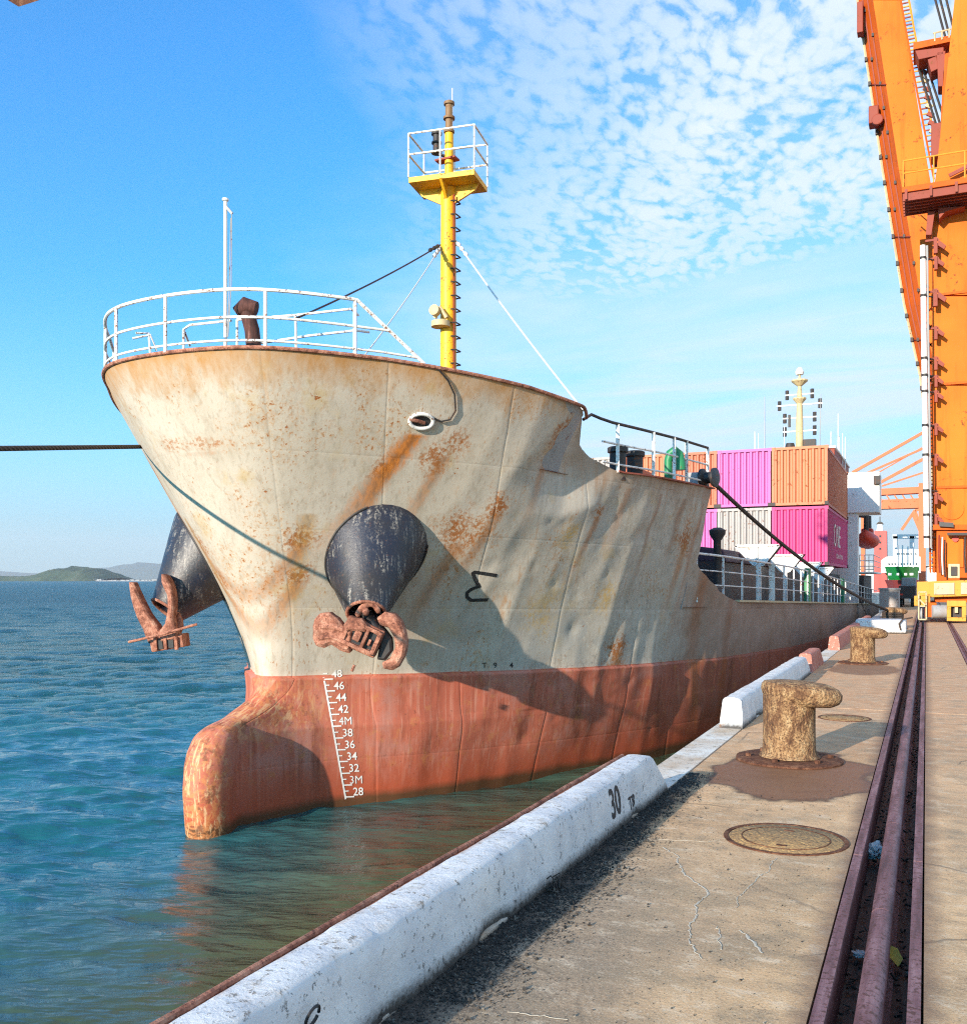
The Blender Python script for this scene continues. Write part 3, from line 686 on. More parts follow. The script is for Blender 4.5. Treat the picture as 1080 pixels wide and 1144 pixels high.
# ---- bollards
def bollard(y, label, x=-1.11, rotz=0, rope=False):
    t = thing('bollard', label, 'bollard', (x, y, 0), 'cast iron mooring bollards')
    seg = 32
    def loops(spec, name, mat):
        g = G(); b0 = 0
        for (z, cx, rx, ry, tilt) in spec:
            for j in range(seg):
                a = 2 * math.pi * j / seg; px_ = cx + rx * math.cos(a); py_ = ry * math.sin(a)
                w = 1 + .025 * mnoise.noise(Vector((px_ * 6, py_ * 6, z * 6 + y)))
                g.v.append((x + px_ * w, y + py_ * w, z + tilt * (px_ - cx)))
        for i in range(len(spec) - 1):
            for j in range(seg): g.f.append((i * seg + j, i * seg + (j + 1) % seg, (i + 1) * seg + (j + 1) % seg, (i + 1) * seg + j))
        g.f.append(tuple(range(seg - 1, -1, -1))); g.f.append(tuple((len(spec) - 1) * seg + j for j in range(seg)))
        return child(g.done(name, mat, smooth=True), t)
    loops([(.002, 0, .46, .46, 0), (.016, 0, .46, .46, 0), (.024, 0, .44, .44, 0), (.028, 0, .24, .24, 0)], 'base_plate', 'rustdark')
    loops([(.035, 0, .262, .262, 0), (.06, 0, .238, .238, 0), (.10, 0, .228, .228, 0), (.3, 0, .222, .222, 0), (.50, 0, .224, .224, 0), (.56, .01, .232, .228, 0), (.60, .02, .24, .23, 0)], 'post', 'bollard')
    loops([(.485, .17, .10, .09, -.05), (.50, .15, .22, .17, -.06), (.53, .12, .30, .225, -.07), (.57, .11, .338, .245, -.07), (.615, .105, .345, .252, -.07), (.655, .09, .325, .245, -.06), (.685, .065, .28, .215, -.05), (.702, .03, .15, .12, -.04)], 'hooked_head', 'bollard')
    g = G()
    for j in range(6):
        a = j * math.pi / 3 + .3; g.lathe([(.026, .02), (.026, .05), (.016, .054)], (x + .355 * math.cos(a), y + .325 * math.sin(a), 0), seg=6)
    child(g.done('anchor_bolt', 'rustdark'), t)
    return t
bollard(8.95, 'large sandy rusted bollard with hooked head nearest the camera')
bollard(19.9, 'second rusted bollard further along beside the red kerb')
bollard(34.5, 'third dark bollard with mooring ropes looped on it', x=-1.0)

# ================================================================== SHIP
CX = -9.7; YREF = 13.0; TR = .0241
def zw(zs, Y): return zs - TR * (Y - YREF)
def smooth_tab(pts, tmax=90):
    """dense smoothed half-breadth table in q = sqrt(t)"""
    t = np.array([p[0] for p in pts], float); b = np.array([p[1] for p in pts], float)
    q = np.linspace(0, math.sqrt(tmax), 1400); v = np.interp(q, np.sqrt(t), b)
    ker = np.exp(-np.linspace(-2.2, 2.2, 61) ** 2); ker /= ker.sum()
    ext = np.concatenate([2 * v[0] - v[1:31][::-1], v, np.full(30, v[-1])])
    return q, np.convolve(ext, ker, 'valid')
T_TOP = smooth_tab([(0, 0), (.02, .42), (.10, .95), (.32, 1.45), (.8, 2.0), (1.45, 2.55), (2.75, 3.65), (4.45, 4.6), (7.05, 5.35), (10.05, 5.75), (13.5, 6.05), (21, 6.3), (30, 6.33), (72, 6.33), (82, 5.2), (85, 4.6), (90, 4.6)])
T_MID = smooth_tab([(0, 0), (.02, .11), (.1, .22), (.5, .58), (1.0, 1.05), (2.5, 2.3), (4.75, 3.7), (7.5, 4.75), (10.1, 5.4), (17.4, 6.15), (27, 6.33), (70, 6.33), (82, 4.6), (90, 4.0)])
T_WL = smooth_tab([(0, 0), (.02, .10), (.1, .2), (.5, .45), (.9, .75), (2.2, 1.8), (5, 3.3), (8, 4.65), (12, 5.6), (17, 6.1), (27, 6.3), (66, 6.3), (80, 2.2), (90, .5)])
LEADX = np.array([-4.5, -3.2, -2.2, -1.58, -1.2, -1.0, -.78, -.64, -.50, -.38, -.25, -.12, 0.05, .6, 1.2, 2.4, 3.6, 4.9])
LEADY = np.array([12.6, 11.6, 11.02, 10.96, 10.99, 11.05, 11.20, 11.45, 11.95, 12.35, 12.56, 12.66, 12.72, 12.60, 12.38, 11.75, 11.1, 10.40])
_zz = np.linspace(-4.5, 4.9, 1800); _ll = np.interp(_zz, LEADX, LEADY)
_k = np.exp(-np.linspace(-2, 2, 31) ** 2); _k /= _k.sum(); _ll = np.convolve(np.pad(_ll, 15, 'edge'), _k, 'valid')
def lead(z): return np.interp(z, _zz, _ll)
def stem(z): return np.where(z > 0, lead(np.maximum(z, .05)), 12.6 - .12 * np.minimum(z, 0))
def half(Y, z):
    Y = np.asarray(Y, float); z = np.asarray(z, float)
    t = np.clip(Y - stem(z), 0, 90); q = np.sqrt(t)
    bt = np.interp(q, *T_TOP); bm_ = np.interp(q, *T_MID); bw = np.interp(q, *T_WL)
    s = np.clip(z / 4.75, 0, 1.1); s = s ** 1.12
    up = bm_ * (1 - s) + bt * s
    s2 = np.clip(-z / 2.15, 0, 1.4); dn = bm_ * (1 - s2) + bw * s2
    b = np.where(z >= 0, up, np.maximum(dn, 0))
    w = np.interp(z, [-4.5, -3.2, -2.2, -1.2, -.8, -.55, -.3, -.05, .1], [.27, .34, .35, .35, .345, .33, .25, .10, 0])
    t2 = np.clip(Y - lead(z), 0, 90); bb = w * (1 - (1 - np.clip(t2 / .55, 0, 1)) ** 2.6) ** .5
    sm = np.clip((Y - 11.35) / .6, 0, 1); bb = bb * (1 - .46 * sm * sm * (3 - 2 * sm))
    bb = bb + np.where(z < .1, np.clip(Y - 11.8, 0, 2.6) * .34 * np.clip((.1 - z) / .9, 0, 1), 0)
    return (b ** 3 + bb ** 3) ** (1 / 3)
# heights of the top edge, in the ship's own frame
def ztop(Y, aft=False):
    Y = np.asarray(Y, float)
    bul = np.interp(Y, [10, 12, 14, 15.8], [4.73, 4.75, 4.64, 4.44])
    w = np.clip((Y - 15.80) / 1.0, 0, 1); fall = 3.62 + (4.44 - 3.62) * (1 - w ** .36)
    fc = np.interp(Y, [16.8, 20.6], [3.62, 3.71])
    st = np.clip((Y - 20.6) / 2.9, 0, 1); step = 1.34 + (2.15 - 1.34) * (1 - st) ** 1.7
    r = np.where(Y < 15.80, bul, np.where(Y < 16.8, fall, fc))
    return np.where((Y > 20.6005) if not aft else (Y > 20.5), step, r)
DZ = lambda z, Y: 0
rs = np.random.default_rng(4)
def vnoise(x, y, seed):
    """cheap value noise, vectorised"""
    xi = np.floor(x).astype(int); yi = np.floor(y).astype(int); fx = x - xi; fy = y - yi
    fx = fx * fx * (3 - 2 * fx); fy = fy * fy * (3 - 2 * fy)
    def h(a, b):
        n_ = (a * 374761393 + b * 668265263 + seed * 974634777) & 0xffffffff
        n_ = ((n_ ^ (n_ >> 13)) * 1274126177) & 0xffffffff
        return ((n_ ^ (n_ >> 16)) & 0xffff) / 65535.0 - .5
    return (h(xi, yi) * (1 - fx) * (1 - fy) + h(xi + 1, yi) * fx * (1 - fy) + h(xi, yi + 1) * (1 - fx) * fy + h(xi + 1, yi + 1) * fx * fy) * 2
TB = [0, .3, 1.6, 3.3, 5.4, 8.03, 10.2, 13, 16.5, 21, 27, 35, 45, 57, 70, 84]
ZB = [-3.6, -1.35, .045, 1.15, 2.35, 3.45, 4.9]
def disp(Y, z, t):
    fr = .56
    ph = (Y + .04 * z) / fr; k = np.floor(ph); u = ph - k
    band = np.floor((z + 3) / 1.15).astype(int)
    dep = .5 + .9 * vnoise(k * 1.0 + .5, band + .5, 3)
    amp = np.clip((Y - 12.6) / 3.0, 0, 1) * .052 * np.clip(dep, .15, 1.3) * np.clip((z + 1.6) / 1.2, .35, 1)
    amp = amp * np.where(Y > 26, .6, 1)
    Rn = lambda kk: vnoise(kk * 1.0 + .5, (z + kk * .37) / 2.1, 31) + .35 * vnoise(kk * 1.0 + .5, (z + kk * .77) / .7, 37)
    fk = np.clip((Y - 13.2) / 2.0, 0, 1) * np.where(Y > 24, .5, 1) * np.clip((z + 1.9) / 1.0, .45, 1)
    dd = -amp * .7 * np.sin(math.pi * u) + fk * .105 * (Rn(k) * (1 - u) + Rn(k + 1) * u)
    rough = vnoise(Y * 1.5, z * 1.3, 8) * .013 + vnoise(Y * 3.8, z * 3.1, 9) * .0055
    dd += rough * np.clip((Y - 12.3) / 2.5, .12, 1)
    # knocks
    for (y0, z0, rr, dp) in DENTS:
        dd -= dp * np.exp(-(((Y - y0) / rr) ** 2 + ((z - z0) / (rr * 1.2)) ** 2))
    g_ = np.zeros_like(Y)
    for b in TB[1:-1]:
        g_ = np.maximum(g_, np.exp(-((t - b) / .012) ** 2))
    for b in ZB[1:-1]:
        g_ = np.maximum(g_, np.exp(-((z - b) / .012) ** 2) * (.0 if abs(b - .045) < .01 else .45))
    return dd - .007 * g_
DENTS = []
random.seed(14)
for i in range(90):
    y0 = random.uniform(14.8, 23.5); DENTS.append((y0, random.uniform(-1.4, 3.3), random.uniform(.045, .10), random.uniform(.010, .022)))
for i in range(46):
    y0 = random.uniform(14.5, 24); DENTS.append((y0, random.uniform(-1.4, 3.3), random.uniform(.07, .28), random.uniform(.012, .034)))
DENTS += [(17.0, 2.75, .35, .05), (15.1, 3.7, .35, .035), (21.4, .9, .4, .05), (19.2, 2.9, .25, .04)]

t_st = [0, .003, .01, .02, .035, .06]
x = .06
while x < 14.5: x += .055 + .004 * x; t_st.append(x)
while x < 30: x += .22; t_st.append(x)
while x < 84: x += .9; t_st.append(x)
for b in TB[1:]: t_st += [b - .024, b - .008, b, b + .008, b + .024] if b < 60 else [b]
t_st = np.array(sorted(set(round(a, 4) for a in t_st if 0 <= a <= 84)))
keep = [0]
for i in range(1, len(t_st)):
    if t_st[i] - t_st[keep[-1]] > .0025: keep.append(i)
t_st = t_st[keep]; tb_i = [int(np.argmin(abs(t_st - b))) for b in TB]
z_st = list(np.arange(-3.6, -1.35, .11)) + list(np.arange(-1.35, -.85, .045)) + list(np.arange(-.85, -.15, .02)) + list(np.arange(-.15, .045, .03)) + list(np.arange(.045, 4.9, .065)) + [4.9]
for b in ZB[1:-1]: z_st += [b - .024, b - .008, b, b + .008, b + .024]
z_st = np.array(sorted(set(np.round(z_st, 4)))); keep = [0]
for i in range(1, len(z_st)):
    if z_st[i] - z_st[keep[-1]] > .006: keep.append(i)
z_st = z_st[keep]; zb_i = [int(np.argmin(abs(z_st - b))) for b in ZB]
TT, ZZ = np.meshgrid(t_st, z_st, indexing='ij')
Zc = ZZ.copy()
for _ in range(4):
    LE = lead(Zc); ST = stem(Zc); Y16 = ST + (20.6 - ST) * 1.6 / 10.2; YY = np.where(TT <= 1.6, LE + (Y16 - LE) * TT / 1.6, ST + (20.6 - ST) * TT / 10.2); YY = np.where(TT <= 10.2, YY, 20.6 + (96 - 20.6) * (TT - 10.2) / (84 - 10.2))
    Zc = np.minimum(ZZ, ztop(YY))
BB = half(YY, Zc); BB[0, :] = 0
BD = np.maximum(BB + disp(YY, Zc, TT) * np.clip(BB / .3, 0, 1), 0)
# outward normal of the curl at the end of the high bulwark
def finish(YY, Zc):
    BB = half(YY, Zc); BB[0, :] = 0
    y0c = 15.15 - .70 * np.clip(4.4 - Zc, 0, 1.2); curl = np.clip((YY - y0c) / (15.85 - y0c), 0, 1) ** 1.15 * np.clip((Zc - 2.75 - .45 * np.clip(YY - 15.8, 0, 1)) / .9, 0, 1) * np.clip((17.3 - YY) / 1.2, 0, 1)
    return np.maximum(BB + disp(YY, Zc, TT) * np.clip(BB / .3, 0, 1), 0) - .38 * curl
BD = finish(YY, Zc)
Zaft = np.minimum(ZZ, ztop(YY, True)); BDaft = finish(YY, Zaft)
ship = thing('cargo_ship', 'rust streaked beige and red cargo ship with flared bow and bulb, moored along the quay', 'ship', (CX, 20, WL))
def hull_col():
    def fn(n, b):
        p = n.pos(); px, py, pz = n.sep(p)
        zs = n.m('ADD', pz, n.m('MULTIPLY', n.m('SUBTRACT', py, YREF), TR))
        q = n.comb(px, py, zs)
        big = n.noise(p, .5, 5, .6); mid = n.noise(p, 2.2, 6, .65); fine = n.noise(p, 16, 8, .72); vf = n.noise(p, 50, 5, .7)
        # upper works: sun bleached grey beige, greyer and dirtier aft
        c = n.mix(n.rng(big, .35, .65), (.46, .405, .325), (.55, .49, .41))
        aft = n.rng(py, 13.0, 17.5)
        c = n.mix(n.m('MULTIPLY', aft, .75), c, n.mix(mid, (.36, .33, .285), (.50, .455, .385)))
        stv = n.noise(n.map(p, (4.5, 4.5, .30)), 1, 6, .68); stf = n.noise(n.map(p, (16, 16, .5)), 1, 5, .6)
        c = n.mix(n.rng(stv, .50, .74, 0, .55), c, (.30, .245, .175))
        c = n.mix(n.m('MULTIPLY', n.rng(stf, .54, .66), .42), c, (.29, .235, .17)); thin = n.noise(n.map(p, (26, 26, .32)), 1, 4, .6); c = n.mix(n.m('MULTIPLY', n.rng(thin, .60, .68), n.rng(n.noise(p, .8, 3), .45, .6, .15, .8)), c, (.34, .15, .05)); scr = n.noise(n.map(p, (1, 3.2, 3.2), rot=(.7, 0, 0)), 2.2, 8, .78, .5); c = n.mix(n.m('MULTIPLY', n.rng(scr, .56, .62), n.rng(py, 13.8, 16.5, 0, .6)), c, (.22, .20, .175)); c = n.mix(n.m('MULTIPLY', n.rng(scr, .42, .37), n.rng(py, 13.8, 16.5, 0, .6)), c, (.62, .57, .49))
        # yellowed patches
        yel = n.m('MULTIPLY', n.rng(n.noise(p, 1.25, 5, .6), .56, .66), n.rng(mid, .45, .6)); c = n.mix(n.m('MULTIPLY', yel, .5), c, (.48, .33, .12))
        # fresh paint patches, straight edged
        cell = n.n('ShaderNodeTexVoronoi', feature='F1', distance='CHEBYCHEV'); n.L(n.map(q, (.0, .75, .9)), cell.inputs['Vector']); cell.inputs['Scale'].default_value = 1.0
        pc = n.sep(cell.outputs['Color'])[0]
        c = n.mix(n.m('MULTIPLY', n.rng(pc, .66, .67), n.m('MULTIPLY', aft, .42)), c, (.33, .33, .31))
        # clusters of rust breakouts
        clus = n.rng(n.noise(p, .95, 4, .55), .545, .66)
        spots = n.m('MULTIPLY', n.rng(fine, .60, .63), clus)
        spots2 = n.m('MULTIPLY', n.rng(n.noise(p, 7.5, 6, .7), .655, .68), n.rng(n.noise(p, .7, 3), .44, .56))
        halo = n.m('MULTIPLY', n.rng(fine, .50, .64), clus)
        c = n.mix(n.m('MULTIPLY', halo, .75), c, (.47, .24, .075))
        sp = n.m('MAXIMUM', spots, spots2)
        # runs below breakouts
        run = n.noise(n.map(p, (7, 7, .38)), 1, 4, .62)
        run = n.m('MULTIPLY', n.rng(run, .57, .74), n.rng(n.noise(p, .6, 3), .42, .62)); c = n.mix(n.m('MULTIPLY', run, .62), c, (.42, .19, .055))
        for (by, bz, br, bc, bk) in BLOBS:
            e1_ = n.m('SUBTRACT', py, by); e2_ = n.m('SUBTRACT', zs, bz)
            rr = n.m('SQRT', n.m('ADD', n.m('MULTIPLY', e1_, e1_), n.m('MULTIPLY', n.m('MULTIPLY', e2_, e2_), .55)))
            rr = n.m('ADD', rr, n.m('MULTIPLY', n.m('SUBTRACT', mid, .5), br * 2.4))
            w_ = n.rng(rr, br, br * .1)
            bm_ = n.m('MULTIPLY', w_, n.rng(n.m('ADD', fine, n.m('MULTIPLY', w_, .14)), .58, .64)); bh_ = n.m('MULTIPLY', w_, n.rng(n.m('ADD', fine, n.m('MULTIPLY', w_, .12)), .48, .66))
            c = n.mix(n.m('MULTIPLY', bh_, bk), c, bc); 
            if bc[2] < .06: sp = n.m('MAXIMUM', sp, bm_)
        c = n.mix(sp, c, n.mix(vf, (.20, .055, .02), (.42, .16, .04)))
        # rim of rust under the bulwark edge: measured from the edge itself
        top = n.rng(n.m('ADD', zs, n.m('MULTIPLY', n.m('SUBTRACT', stv, .5), 1.0)), 4.22, 4.74)
        c = n.mix(n.m('MULTIPLY', top, n.rng(py, 15.2, 14.8, 0, .85)), c, (.46, .22, .06))
        tb = n.m('MULTIPLY', n.rng(n.m('ADD', zs, n.m('MULTIPLY', n.m('SUBTRACT', stv, .5), 1.3)), 3.15, 3.62), n.rng(py, 15.6, 16.0)); c = n.mix(n.m('MULTIPLY', tb, .6), c, (.26, .15, .085))
        # streaks below the chock, and the heavy orange run near the aft end of the forecastle
        def streak(c, y0, z0, w, ln, col, k, slope=0.0):
            dy = n.m('ABSOLUTE', n.m('ADD', n.m('SUBTRACT', py, y0), n.m('MULTIPLY', n.m('SUBTRACT', z0, zs), slope)))
            mm = n.m('MULTIPLY', n.rng(n.m('ADD', dy, n.m('MULTIPLY', n.m('SUBTRACT', stf, .5), .22)), w, w * .25), n.m('MULTIPLY', n.rng(zs, z0, z0 - .04), n.rng(zs, z0 - ln, z0 - ln * .3)))
            return n.mix(n.m('MULTIPLY', mm, k), c, n.mix(n.rng(stf, .4, .6), col, tuple(x * .55 for x in col)))
        for s_ in STREAKS + [(b_[0] + .05, b_[1] - .05, .05 + b_[2] * .22, 1.0 + b_[2] * 1.6, (.44, .17, .045), .62, .03) for b_ in BLOBS if b_[3][2] < .06]: c = streak(c, *s_)
        # red antifouling below
        r = n.mix(n.rng(big, .3, .7), (.40, .098, .055), (.50, .15, .09))
        r = n.mix(n.rng(stv, .5, .72, 0, .65), r, (.21, .055, .035))
        r = n.mix(n.m('MULTIPLY', n.rng(stf, .53, .66), .5), r, (.56, .27, .19)); pk = n.noise(p, .9, 5, .7); r = n.mix(n.rng(pk, .5, .62, 0, .6), r, (.42, .20, .16)); r = n.mix(n.rng(n.noise(n.map(p, (2.2, 2.2, .18)), 1, 6, .7), .55, .66, 0, .8), r, (.20, .055, .03)); r = n.mix(n.rng(py, 17, 23, 0, .55), r, (.20, .07, .045))
        r = n.mix(n.m('MULTIPLY', n.rng(n.noise(p, 5, 7, .7), .55, .66), .55), r, (.47, .19, .07))
        r = n.mix(n.m('MULTIPLY', n.rng(fine, .60, .66), .6), r, (.14, .04, .025))
        fl = n.rng(n.m('ADD', pz, n.m('MULTIPLY', mid, .35)), -1.15, -1.75); r = n.mix(n.m('MULTIPLY', fl, .75), r, (.40, .070, .025))
        slime = n.rng(n.m('ADD', pz, n.m('MULTIPLY', mid, .16)), -1.84, -1.97); r = n.mix(n.m('MULTIPLY', slime, .85), r, n.mix(fine, (.05, .022, .012), (.07, .06, .02)))
        # scraped bulb: chain rubbing
        bl = n.m('MULTIPLY', n.rng(py, 13.6, 12.6), n.rng(zs, .1, -.4)); sc1 = n.noise(n.map(p, (1.2, 6, 5), rot=(.9, .3, .6)), 2.2, 7, .7, .6); sc2 = n.noise(n.map(p, (9, 1.2, 1.6), rot=(.5, .9, .9)), 2.6, 6, .7, .5)
        front = n.rng(n.m('ADD', py, n.m('MULTIPLY', mid, .5)), 11.75, 11.35); top_ = n.rng(zs, -1.0, -.6); bl2 = n.m('MULTIPLY', bl, n.m('MAXIMUM', front, n.m('MULTIPLY', top_, .9)))
        r = n.mix(n.m('MULTIPLY', bl2, n.rng(sc1, .47, .56, 0, .8)), r, (.55, .21, .075)); r = n.mix(n.m('MULTIPLY', bl2, n.rng(sc2, .53, .58, 0, .85)), r, (.62, .38, .20))
        r = n.mix(n.m('MULTIPLY', bl2, n.rng(n.noise(p, 4, 6, .7), .56, .62, 0, .8)), r, (.16, .06, .03))
        for s_ in STREAKS[1:3]: r = streak(r, *s_)
        edge = n.m('ADD', zs, n.m('MULTIPLY', n.m('SUBTRACT', mid, .5), .03))
        isred = n.rng(edge, .05, .04)
        c2 = n.mix(isred, c, r)
        lowrust = n.m('MULTIPLY', n.rng(n.noise(p, 3, 6, .7), .55, .65), n.rng(n.m('ABSOLUTE', n.m('SUBTRACT', zs, .02)), .16, .0)); c2 = n.mix(n.m('MULTIPLY', lowrust, n.rng(py, 15, 20)), c2, (.20, .08, .035))
        # main deck sheer strake aft is mixed towards mottled brown
        aftb = n.m('MULTIPLY', n.rng(n.m('ADD', py, n.m('MULTIPLY', mid, 2.0)), 20.8, 22.5), n.rng(zs, .04, .05)); c2 = n.mix(n.m('MULTIPLY', aftb, .82), c2, n.mix(n.rng(mid, .35, .65), (.30, .19, .145), (.22, .115, .07)))
        h = n.m('ADD', n.m('MULTIPLY', fine, .35), n.m('ADD', n.m('MULTIPLY', mid, .6), n.m('MULTIPLY', sp, -.4)))
        setb(n, b, c2, .62, 0, n.bump(h, .45, .012), .35)
    return fn
STREAKS = [(12.86, 3.82, .19, 1.9, (.52, .17, .025), .95, .16), (21.0, 3.3, .34, 5.4, (.47, .15, .03), .95, -.12), (22.9, 1.4, .25, 3.5, (.36, .10, .03), .8, .02), (20.2, 3.4, .16, 3.0, (.38, .15, .05), .6, .0), (12.2, 2.6, .13, 2.2, (.46, .26, .08), .6, -.3), (17.2, 3.4, .12, 1.4, (.36, .15, .06), .55, 0.0), (18.3, 3.4, .10, 2.2, (.33, .13, .05), .55, 0.0), (19.3, 3.4, .14, 1.6, (.33, .14, .06), .6, 0.0)]
BR_ = (.46, .20, .05); BY_ = (.52, .33, .10)
BLOBS = [(13.34, 3.6, .34, BR_, .9), (14.2, 2.3, .55, BR_, .9), (14.5, 2.8, .3, BR_, .8), (12.28, 2.2, .30, BR_, .8), (12.5, 1.65, .26, BR_, .8), (12.75, 3.3, .24, BR_, .7), (16.2, 2.45, .34, BY_, .9), (16.35, 1.2, .55, BY_, .8), (17.6, 1.5, .40, BY_, .8),
         (16.6, 2.9, .22, BR_, .8), (11.1, 3.5, .16, BR_, .7), (19.8, 2.6, .5, BR_, .6), (15.1, 4.1, .4, BR_, .7), (18.4, .4, .5, BR_, .6)]
M['hull'] = new_mat('ship_hull_paint', hull_col())

hv, hf = [], []      # for ray hits on the near side
plate_cache = {}
hull = thing('hull', None, None, (0, 0, 0)); hull.parent = ship; hull.matrix_parent_inverse = Matrix.Translation(ship.location).inverted()
for side in (1, -1):
    for i in range(len(TB) - 1):
        for j in range(len(ZB) - 1):
            i0, i1 = tb_i[i], tb_i[i + 1]; j0, j1 = zb_i[j], zb_i[j + 1]
            if i0 == i1: continue
            aft = TB[i] > 10.1; X = CX + side * (BDaft if aft else BD)[i0:i1 + 1, j0:j1 + 1]; Y = YY[i0:i1 + 1, j0:j1 + 1]; Zs = (Zaft if aft else Zc)[i0:i1 + 1, j0:j1 + 1]; Z = zw(Zs, Y)
            ni, nj = X.shape; idx = np.arange(ni * nj).reshape(ni, nj); V = np.stack([X, Y, Z], -1).reshape(-1, 3)
            q = np.stack([idx[:-1, :-1], idx[1:, :-1], idx[1:, 1:], idx[:-1, 1:]], -1).reshape(-1, 4)
            dz = (Zs[:, 1:] - Zs[:, :-1]); ok = ((dz[:-1] > 1e-5) | (dz[1:] > 1e-5)).reshape(-1)
            tops = ztop(Y); q = q[ok]
            # drop cells that bridge the vertical break at the end of the forecastle
            if side < 0: q = q[:, ::-1]
            if len(q) == 0: continue
            o = mesh_obj('hull_plate', V, [tuple(a) for a in q.tolist()], 'hull', None, True)
            o.parent = hull; o.matrix_parent_inverse = (Matrix.Translation(ship.location)).inverted() @ Matrix.Identity(4) if False else Matrix.Identity(4)
            bm = bmesh.new(); bm.from_mesh(o.data); bmesh.ops.delete(bm, geom=[v_ for v_ in bm.verts if not v_.link_faces], context='VERTS'); bm.to_mesh(o.data); bm.free()
            for p_ in o.data.polygons: p_.use_smooth = True
            b0 = len(hv); hv.extend(V.tolist()); hf.extend([[a + b0 for a in r] for r in q.tolist()])
BVH = BVHTree.FromPolygons([Vector(a) for a in hv], hf)
def hitpx(px, py):
    d_ = ray(px, py).normalized(); r = BVH.ray_cast(EYE, d_)
    if r[0] is None: return None, None
    nn = r[1];
    if nn.dot(d_) > 0: nn = -nn
    return r[0], nn
def onhull(Y, zs, side=1):
    """point of the shell at a station and ship height"""
    return Vector((CX + side * float(half(Y, zs)), Y, zw(zs, Y)))
def sc(o): o.parent = ship; o.matrix_parent_inverse = Matrix.Translation(ship.location).inverted(); return o
def sub(o, part): o.parent = part; o.matrix_parent_inverse = Matrix.Translation(ship.location).inverted() if False else part.matrix_world.inverted() if False else Matrix.Identity(4); return o

# ---- inner bulwark skin, rim bar, decks
def crl(Y, z):
    y0c = 15.15 - .70 * min(1.2, max(0, 4.4 - z)); return .38 * min(1, max(0, (Y - y0c) / (15.85 - y0c))) ** 1.15 * min(1, max(0, (z - 2.75 - .45 * min(1, max(0, Y - 15.8))) / .9)) * min(1, max(0, (17.3 - Y) / 1.2))
def ring_pts(y0, y1, zf, side, inset=0.0, n_=80):
    out = []
    for i in range(n_ + 1):
        Y = y0 + (y1 - y0) * (i / n_) ** 2 if y0 < 11 else y0 + (y1 - y0) * i / n_
        z = float(zf(Y)); out.append(Vector((CX + side * (0 if (i == 0 and y0 < 11.5) else max(0, float(half(Y, z)) - inset - crl(Y, z))), Y, zw(z, Y))))
    return out
yl = float(lead(4.73))
for side in (1, -1):
    out = ring_pts(yl, 15.78, lambda Y: ztop(Y), side, -.004, 110)
    f_ = G().tube(out, .030, 8); sc(f_.done('bulwark_cap', 'rust', smooth=True))
g = G(); pr = ring_pts(yl + .02, 15.6, lambda Y: ztop(Y), 1, .05, 70); pl_ = ring_pts(yl + .02, 15.6, lambda Y: ztop(Y), -1, .05, 70)
MID3 = [[ring_pts(max(yl, float(lead(zq))) + .03, 15.6, (lambda zq: (lambda Y: zq))(zq), sd, .07, 70) for zq in (4.4, 4.1, 3.8, 3.5)] for sd in (1, -1)]
V = []; k = len(pr); F2 = []
for first, rows_ in ((pr, MID3[0]), (pl_, MID3[1])):
    allr = [first] + rows_; b0 = len(V)
    for r_ in allr: V += [tuple(a) for a in r_]
    for j in range(len(allr) - 1):
        for i in range(k - 1): a = b0 + j * k + i; F2.append((a, a + 1, a + 1 + k, a + k))
sc(mesh_obj('bulwark_inner', V, F2, 'grey', smooth=True))
def deck(name, y0, y1, zs, mat, n_=50):
    a = ring_pts(y0, y1, lambda Y: zs, 1, .03, n_); b = ring_pts(y0, y1, lambda Y: zs, -1, .03, n_); k = len(a)
    return sc(mesh_obj(name, [tuple(q) for q in a + b], [(i, i + 1, k + i + 1, k + i) for i in range(k - 1)], mat))
deck('forecastle_deck', float(lead(3.5)) + .02, 20.6, 3.5, 'deckred'); deck('main_deck', 20.6, 94, 1.2, 'deckred', 90)
# forecastle aft bulkhead with door openings closed by doors
g = G(); bw_ = float(half(20.6, 3.6)) - .03; bl_ = float(half(20.6, 1.3)) - .03
bzs = np.linspace(3.66, 1.15, 14); bhs = [float(half(20.56, q_)) - .10 for q_ in bzs]; g.prism([(CX - h_, 20.52, zw(q_, 20.6)) for h_, q_ in zip(bhs[::-1], bzs[::-1])] + [(CX + h_, 20.52, zw(q_, 20.6)) for h_, q_ in zip(bhs, bzs)], (0, .03, 0)); sc(g.done('forecastle_bulkhead', 'grey'))
for side in (1, -1):
    pts = ring_pts(16.75, 20.6, lambda Y: float(ztop(Y)), side, -.01, 30)
    g = G()
    for a, b in zip(pts[:-1], pts[1:]): g.bar(a + Vector((0, 0, .006)), b + Vector((0, 0, .006)), .11, .028)
    sc(g.done('deck_edge_bar', 'deckred'))
    pts = ring_pts(23.4, 93, lambda Y: 1.352, side, -.02, 60)
    g = G()
    for a, b in zip(pts[:-1], pts[1:]): g.bar(a, b, .12, .05)
    sc(g.done('rubbing_bar', 'kerbwhite' if False else 'cream'))

